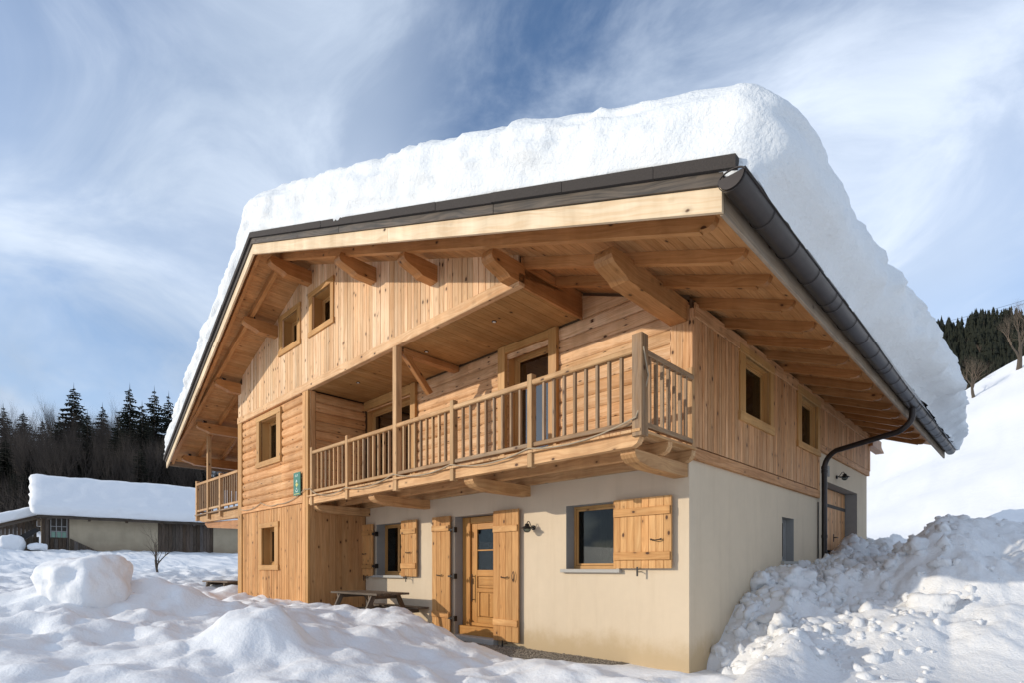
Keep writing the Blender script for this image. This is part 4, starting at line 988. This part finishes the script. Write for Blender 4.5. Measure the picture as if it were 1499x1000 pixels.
# lean-to at the left end
lt = thing('lean_to', barn.matrix_basis @ Vector((-.05, 1.2, 0)), 'dark boarded lean-to shed at the left end of the barn', 'shed', rz=ang)
bb = box('board_wall', (-2.9, .1, 0), (-.05, .16, 3.2), M['dark'], lt)
x = -2.85
while x < -.2: z1 = 4.4+(x)*.36; slab('board', [(x, .05, .6), (x+.17, .05, .6), (x+.17, .05, z1), (x, .05, z1-.05)], (0, .05, 0), M['barnwood'], bb, (0, 0, 1)); x += .18
slab('roof', [(-3.1, -.6, 3.33), (.0, -.6, 4.45), (.0, -.6, 4.55), (-3.1, -.6, 3.43)], (0, 4., 0), M['barnwood'], lt, (1, 0, .36))
ls = snow_slab('lean_to_snow', -3.5, .15, -.75, 3.5, lambda X: 4.55+.36*X, .62, .28, .12, lambda X: X*0, .06, 'sloping tongue of snow on the lean-to roof beside the barn', M['snow'], seed=19); ls.location = lt.location; ls.rotation_euler = lt.rotation_euler
# snow covered junk before the lean-to
def bpt(x, y, z): p = barn.matrix_basis @ Vector((x, y, 0)); return (p.x, p.y, z)
rock('snow_mound', bpt(-1.3, -2.0, 2.55), (.75, .55, .6), 31, 'rounded cap of snow on a heap in front of the lean-to', 'snow mound', M['snow'], 4)
rock('snow_mound', bpt(-3.2, -2.4, 2.0), (1.3, .9, .75), 33, 'broad snow mound left of the snow cap near the lean-to', 'snow mound', M['snow'], 4)
jk = thing('timber_heap', bpt(-.5, -2.3, .45), 'dark heap of old timbers poking from the snow by the barn window', 'timber', rz=ang)
box('log', (-2.6, -.2, 1.7), (-1.7, .6, 2.2), M['barnwood'], jk, grain=1, ch=.2); box('log', (-1.2, -.1, 1.65), (.3, .5, 2.1), M['barnwood'], jk, ch=.18)
slab('plank', [(-1.35, -.1, 2.0), (.25, -.1, 3.1), (.4, -.1, 2.95), (-.9, -.1, 1.8)], (0, .6, 0), M['iron'], jk, (1, 0, .7))
rock('snow_mound', bpt(-.2, -2.7, 2.45), (.5, .4, .2), 35, 'low snow cap lying on the dark logs by the barn', 'snow mound', M['snow'], 4)

# ------------------------------------------------------------------ trees
def bare_tree_mesh(seed, H, spread=.5, depth=6, r0=.16, twigm=0, trunkfrac=.28, lean=0., up=.18, fin=3):
    rn = random.Random(seed); tr = Bag(); tw = Bag()
    def br(p, d, l, r, lev):
        pts = [p]; rad = [r]; n = 3 if lev > 2 else 4; q = p.copy(); dd = d.copy()
        for i in range(n):
            dd = (dd+Vector((rn.gauss(0, .10), rn.gauss(0, .10), rn.gauss(0, .06)+up*.25))).normalized(); q = q+dd*(l/n); pts.append(q.copy()); rad.append(r*(1-.42*(i+1)/n))
        (tr if lev < 2 else tw).tube(pts, rad, 6 if lev < 2 else (4 if lev < 4 else 3), False)
        if lev >= depth: return
        kids = (fin if lev > 2 else 3)+(1 if lev in (0, 1) else 0)
        for k in range(kids):
            t = 1. if k == 0 else rn.uniform(.45, 1.); i = min(n, int(round(t*n))); b0 = pts[i]
            a = rn.uniform(0, 2*math.pi); s = spread*rn.uniform(.5, 1.25)*(.35 if k == 0 else 1)
            x = dd.orthogonal().normalized(); x.rotate(Matrix.Rotation(a, 3, dd)); nd = (dd*math.cos(s)+x*math.sin(s)+Vector((0, 0, up))).normalized()
            br(b0, nd, l*rn.uniform(.60, .80), rad[i]*rn.uniform(.55, .75), lev+1)
    br(Vector((0, 0, -.3)), Vector((lean, 0, 1)).normalized(), H*trunkfrac, r0, 0)
    return tr, tw
def bag_mesh(name, bag, m, smooth=False):
    me = bpy.data.meshes.new(name); me.from_pydata(bag.v, [], bag.f); me.materials.append(m)
    if smooth: me.polygons.foreach_set('use_smooth', [True]*len(me.polygons))
    me.update(); return me
def conifer_mesh(seed, H, Rb, lay=30, gaps=.0):
    rn = random.Random(seed); tr = Bag(); cr = Bag()
    tr.tube([(0, 0, -.5), (0, 0, H*.5), (0, 0, H)], [H*.014, H*.008, .01], 6, False)
    for i in range(lay):
        t = i/lay; z = H*(.06+.92*t); R = Rb*(1-t)**.74*(1+rn.uniform(-.2, .16))+.12
        nb = max(5, int(12*(1-t)+4))
        for k in range(nb):
            if rn.random() < gaps: continue
            a = 2*math.pi*(k+rn.random()*.8)/nb; r = R*rn.uniform(.62, 1.12); dr = r*(.30-.15*t)+.05
            dx, dy = math.cos(a), math.sin(a); ox, oy = -dy, dx
            segs = max(3, int(r/.45)); zz0 = z+rn.uniform(-.15, .15)
            for s in range(segs):
                f = (s+.6)/segs; x, y_, zc = dx*r*f, dy*r*f, zz0-dr*f*f+.06*r*f; wd = r*.20*(1.15-f)+.10; l = r/segs*.9
                for sd in (-1, 1):
                    tx = x+dx*l*.7+ox*sd*wd*rn.uniform(.7, 1.3); ty = y_+dy*l*.7+oy*sd*wd*rn.uniform(.7, 1.3)
                    cr.add([(x-dx*l*.5, y_-dy*l*.5, zc+.05), (x+dx*l, y_+dy*l, zc-.02), (tx, ty, zc-wd*rn.uniform(.35, .9))], [(0, 1, 2)])
                cr.add([(x-dx*l*.5, y_-dy*l*.5, zc), (x+dx*l*.9, y_+dy*l*.9, zc), (x+jit(.1), y_+jit(.1), zc-.22-wd*rn.uniform(.4, 1.)),], [(0, 1, 2)])
    for k in range(5): cr.add([(.06*math.cos(k*1.25), .06*math.sin(k*1.25), H*.95), (-.06, .02, H*.95), (0, 0, H*1.02)], [(0, 1, 2)])
    return tr, cr
def plant_tree(name, meshes, F=None, L=None, xy=None, sc=1., rz_=0., z=None, label='', cat='tree', group=None):
    x, y = xy if xy else fl(F, L); zz_ = gh(x, y) if z is None else z
    t = thing(name, (x, y, zz_-.05), label, cat, group, rz_); t.scale = (sc, sc, sc)
    for nm, me in zip(('trunk', 'crown'), meshes):
        o = bpy.data.objects.new(nm, me); COL.objects.link(o); o.parent = t
    return t
CON = []
for i, (h, r, l, g) in enumerate(((20, 5.0, 38, .03), (20, 4.2, 40, .10), (20, 4.4, 36, .16))):
    a, c = conifer_mesh(40+i, h, r, l, g); CON.append((bag_mesh('trunk', a, M['bark']), bag_mesh('crown', c, M['needle'])))
BAR = []
for i in range(4):
    a, c = bare_tree_mesh(60+i, 15, .42, 6, .27, up=.22, fin=3); BAR.append((bag_mesh('trunk', a, M['bark']), bag_mesh('crown', c, M['twig'])))
def uz(u, F): return (u-749.5)/800.7*F
# (pixel x, top y, depth, kind)
named = [(108, 562, 70, 'c0', 'tall dark spruce with a sharp top above the barn roof'), (190, 562, 66, 'c1', 'tall slender spruce between the two barn-side groups'), (226, 566, 68, 'c2', 'open-branched spruce next to the tallest slender spruce'), (247, 574, 72, 'c2', 'narrow spruce closest to the left edge of the chalet roof'), (150, 590, 76, 'c1', 'shorter spruce behind the tall dark spruce'), (34, 600, 74, 'c0', 'dark spruce low among bare trees at the far left'),
         (5, 592, 78, 'c2', 'spruce cut by the left edge of the view'), (62, 612, 80, 'c1', 'small spruce left of the tall dark spruce'),
         (208, 588, 64, 'c0', 'broad dark spruce filling the gap beside the slender spruces'), (266, 588, 70, 'c1', 'spruce partly hidden by the snowy left eave of the chalet'), (282, 606, 66, 'c0', 'low spruce hidden behind the left eave'), (174, 604, 62, 'c2', 'mid-height spruce in front of the slender spruce'), (128, 602, 63, 'c0', 'broad spruce just right of the tall dark spruce'), (86, 606, 64, 'c2', 'mid-height spruce just left of the tall dark spruce')]
def hh(u, v, F, x, y): return 1.248+(832.4-v)/800.7*F-gh(x, y)
for u, v, F, k, lab in named:
    x, y = fl(F, uz(u, F)); h = hh(u, v, F, x, y); plant_tree('spruce', CON[int(k[1])], xy=(x, y), sc=h/20., rz_=u*.37, label=lab, cat='spruce', group='spruces behind the barn')
random.seed(21)
for i, (u, v, F) in enumerate(((20, 585, 66), (50, 575, 64), (78, 572, 68), (92, 568, 73), (135, 578, 66), (165, 590, 70), (205, 600, 74), (12, 570, 72), (60, 590, 60), (120, 600, 60), (176, 610, 60), (240, 612, 62), (270, 620, 66), (30, 620, 56), (90, 625, 56), (150, 630, 56), (215, 635, 56), (262, 650, 58), (290, 640, 64), (320, 650, 64), (0, 590, 70), (28, 575, 72), (42, 590, 62), (66, 585, 74), (84, 592, 62), (142, 585, 72), (158, 600, 64), (180, 592, 74), (130, 600, 70), (212, 598, 66), (110, 610, 64), (74, 600, 58))+tuple((random.uniform(-10, 345), random.uniform(600, 665), random.uniform(52, 64)) for _ in range(34))+tuple((random.uniform(-5, 240), random.uniform(572, 600), random.uniform(66, 78)) for _ in range(14))):
    x, y = fl(F, uz(u, F)); h = hh(u, v, F, x, y); plant_tree('bare_tree', BAR[i % 4], xy=(x, y), sc=h/13.5, rz_=i*1.3, label='leafless grey-brown tree in the wood behind the barn', cat='tree', group='bare trees in the wood behind the barn')
for i, (u, v, F) in enumerate(((8, 640, 58), (45, 655, 56), (85, 650, 60), (128, 640, 62), (175, 640, 60), (205, 650, 56), (240, 640, 60), (270, 655, 58), (300, 660, 62), (20, 690, 52), (70, 680, 53), (335, 660, 62))):
    x, y = fl(F, uz(u, F)); h = hh(u, v, F, x, y); plant_tree('spruce', CON[i % 3], xy=(x, y), sc=max(h, 3)/20., rz_=i*2.1, label='low dark spruce in the shaded foot of the wood behind the barn', cat='spruce', group='low spruces in the wood behind the barn')
# undergrowth
b = Bag(); random.seed(8)
FU = [(random.uniform(47, 78), random.uniform(-40, 372)) for i in range(9000)]; XY = np.array([fl(F, uz(u, F)) for F, u in FU]); ZU = ground_h(XY[:, 0], XY[:, 1])
for i in range(9000):
    F, u = FU[i]; x, y = XY[i]; z = ZU[i]; h = random.uniform(1.5, 5.5); a = random.uniform(0, 6.28); s = random.uniform(.03, .08)*F/55
    lx, ly = random.gauss(0, .5), random.gauss(0, .5); zb0 = random.uniform(-.2, 1.5)
    b.add([(x, y, z+zb0), (x+s*math.cos(a), y+s*math.sin(a), z+zb0), (x+lx, y+ly, z+h)], [(0, 1, 2)])
    b.add([(x+lx*.5, y+ly*.5, z+h*.5), (x+lx*.5+s, y+ly*.5, z+h*.5+.05), (x+lx*.5+random.gauss(0, .9), y+ly*.5+random.gauss(0, .9), z+h*.5+random.uniform(.2, 1.4))], [(0, 1, 2)])
b.make('undergrowth', M['twig'], label='dense brown thicket of twigs under the trees behind the barn', cat='undergrowth', kind='stuff')
# wooded floor behind the barn: dark leaf litter sheet just above the snow
def litter():
    n = mat('wood_floor'); ob = n.node('ShaderNodeTexCoord').outputs['Object']; a = n.noise(ob, .8, 5, .7)
    c = n.mix(n.mr(a, .62, .70), (.045, .036, .028), (.5, .52, .56)); n.t.links.new(c, n.b.inputs['Base Color']); n.b.inputs['Roughness'].default_value = .95; return n.m
M['litter'] = litter()
Fs = np.linspace(49, 130, 50); Us = np.linspace(-1.3, -.42, 50); vs = []; 
XY = np.array([fl(F, u*F) for F in Fs for u in Us]); ZU = ground_h(XY[:, 0], XY[:, 1])
vs = [(x, y, z+.15+.25*math.sin(x*1.7)*math.sin(y*1.3)) for (x, y), z in zip(XY, ZU)]
mk('wood_floor', vs, [(i*50+j, i*50+j+1, (i+1)*50+j+1, (i+1)*50+j) for i in range(49) for j in range(49)], M['litter'], smooth=True, kind='structure')
# sapling in the snow
a, c = bare_tree_mesh(23, 2.8, .75, 4, .05, trunkfrac=.30, up=.16, fin=3)
x, y = fl(19.5, uz(232, 19.5)); plant_tree('sapling', (bag_mesh('trunk', a, M['bark']), bag_mesh('crown', c, M['bark'])), xy=(x, y), sc=.95, label='small leafless sapling standing alone in the snow before the barn', cat='sapling')
# two trees on the right hillside
a, c = bare_tree_mesh(91, 8, .62, 7, .20, up=.10, fin=3, trunkfrac=.22); m1 = (bag_mesh('trunk', a, M['bark']), bag_mesh('crown', c, M['twig2']))
a, c = bare_tree_mesh(95, 8, .55, 7, .22, up=.12, fin=3, trunkfrac=.26); m2 = (bag_mesh('trunk', a, M['bark']), bag_mesh('crown', c, M['twig2']))
for u, v, vt, F, mm, lab in ((1425, 573, 508, 56, m1, 'round leafless tree on the snowy slope, nearer the chalet roof'), (1491, 541, 452, 56, m2, 'leafless tree on the snowy slope at the right edge of the view')):
    x, y = fl(F, uz(u, F)); plant_tree('bare_tree', mm, xy=(x, y), sc=(v-vt)/800.7*F/5.0, rz_=1., label=lab, cat='tree')
# ------------------------------------------------------------------ far wooded mountain on the right
def mt(F, u):  # height of the wooded hill in camera based polar form
    ridge = .438+.012*math.sin(u*30)+.004*math.sin(u*90)
    t = min(1, max(0, (F-190)/160.)); return 1.2+F*(.20+(ridge-.20)*t)*(1 if F < 352 else 1-(F-352)*.002)
Fs = list(np.linspace(150, 352, 34))+[400, 470]; Us = np.linspace(.45, 1.25, 50); vs = []
for F in Fs:
    for u in Us: x, y = fl(F, u*F); vs.append((x, y, mt(F, u)))
M['hillfloor'] = litter(); n1 = len(Us)
mk('wooded_hill', vs, [(i*n1+j, (i+1)*n1+j, (i+1)*n1+j+1, i*n1+j+1) for i in range(len(Fs)-1) for j in range(n1-1)], M['hillfloor'], smooth=True, kind='structure')
b1, b2 = Bag(), Bag(); random.seed(31)
for i in range(11000):
    F = random.uniform(200, 356); u = random.uniform(.46, 1.22); x, y = fl(F, u*F); z = mt(F, u); brown = random.random() < (.12 if F > 265 else .72) 
    h = random.uniform(6, 12.5) if not brown else random.uniform(6, 9)
    if brown:
        for k in range(16):
            a = random.uniform(0, 6.28); r = random.uniform(.4, 3.); q = random.uniform(.25, .5); px, py, pz = x+math.cos(a)*.3, y+math.sin(a)*.3, z+h*q*.6
            ex_, ey_, ez_ = x+r*math.cos(a), y+r*math.sin(a), z+h*random.uniform(.6, 1.)
            b2.add([(px, py, pz), (px+.28, py+.1, pz+.2), (ex_, ey_, ez_)], [(0, 1, 2)])
    else:
        R0 = h*random.uniform(.17, .24)
        for lv in range(4):
            z0 = z+h*(.05+.22*lv); z1 = z0+h*.36; r = R0*(1-.22*lv)*random.uniform(.85, 1.15); n = 5; a0 = random.uniform(0, 6)
            ring = [(x+r*random.uniform(.75, 1.2)*math.cos(a0+k*1.2566), y+r*random.uniform(.75, 1.2)*math.sin(a0+k*1.2566), z0+random.uniform(-.4, .4)) for k in range(n)]
            b1.add(ring+[(x, y, min(z1, z+h))], [(k, (k+1) % n, n) for k in range(n)])
b1.make('distant_conifers', M['needle'], label='dark mass of conifers covering the far hill behind the slope', cat='forest', kind='stuff')
b2.make('distant_bare_wood', M['twig2'], label='brown leafless wood on the lower part of the far hill', cat='forest', kind='stuff')
# power lines
for k in (0, 1):
    A = Vector((*fl(180, uz(1300, 180)), 1.25+(832-(492-k*4))/800*180)); B = Vector((*fl(120, uz(1560, 120)), 1.25+(832-(425-k*5))/800*120)); b = Bag()
    b.tube([A.lerp(B, t/16)+Vector((0, 0, -2.*4*(t/16)*(1-t/16)*.4)) for t in range(17)], .035, 4)
    b.make('power_line', M['iron'], label='%s of the two thin power lines over the right hillside' % ('upper', 'lower')[k], cat='cable', group='power lines')
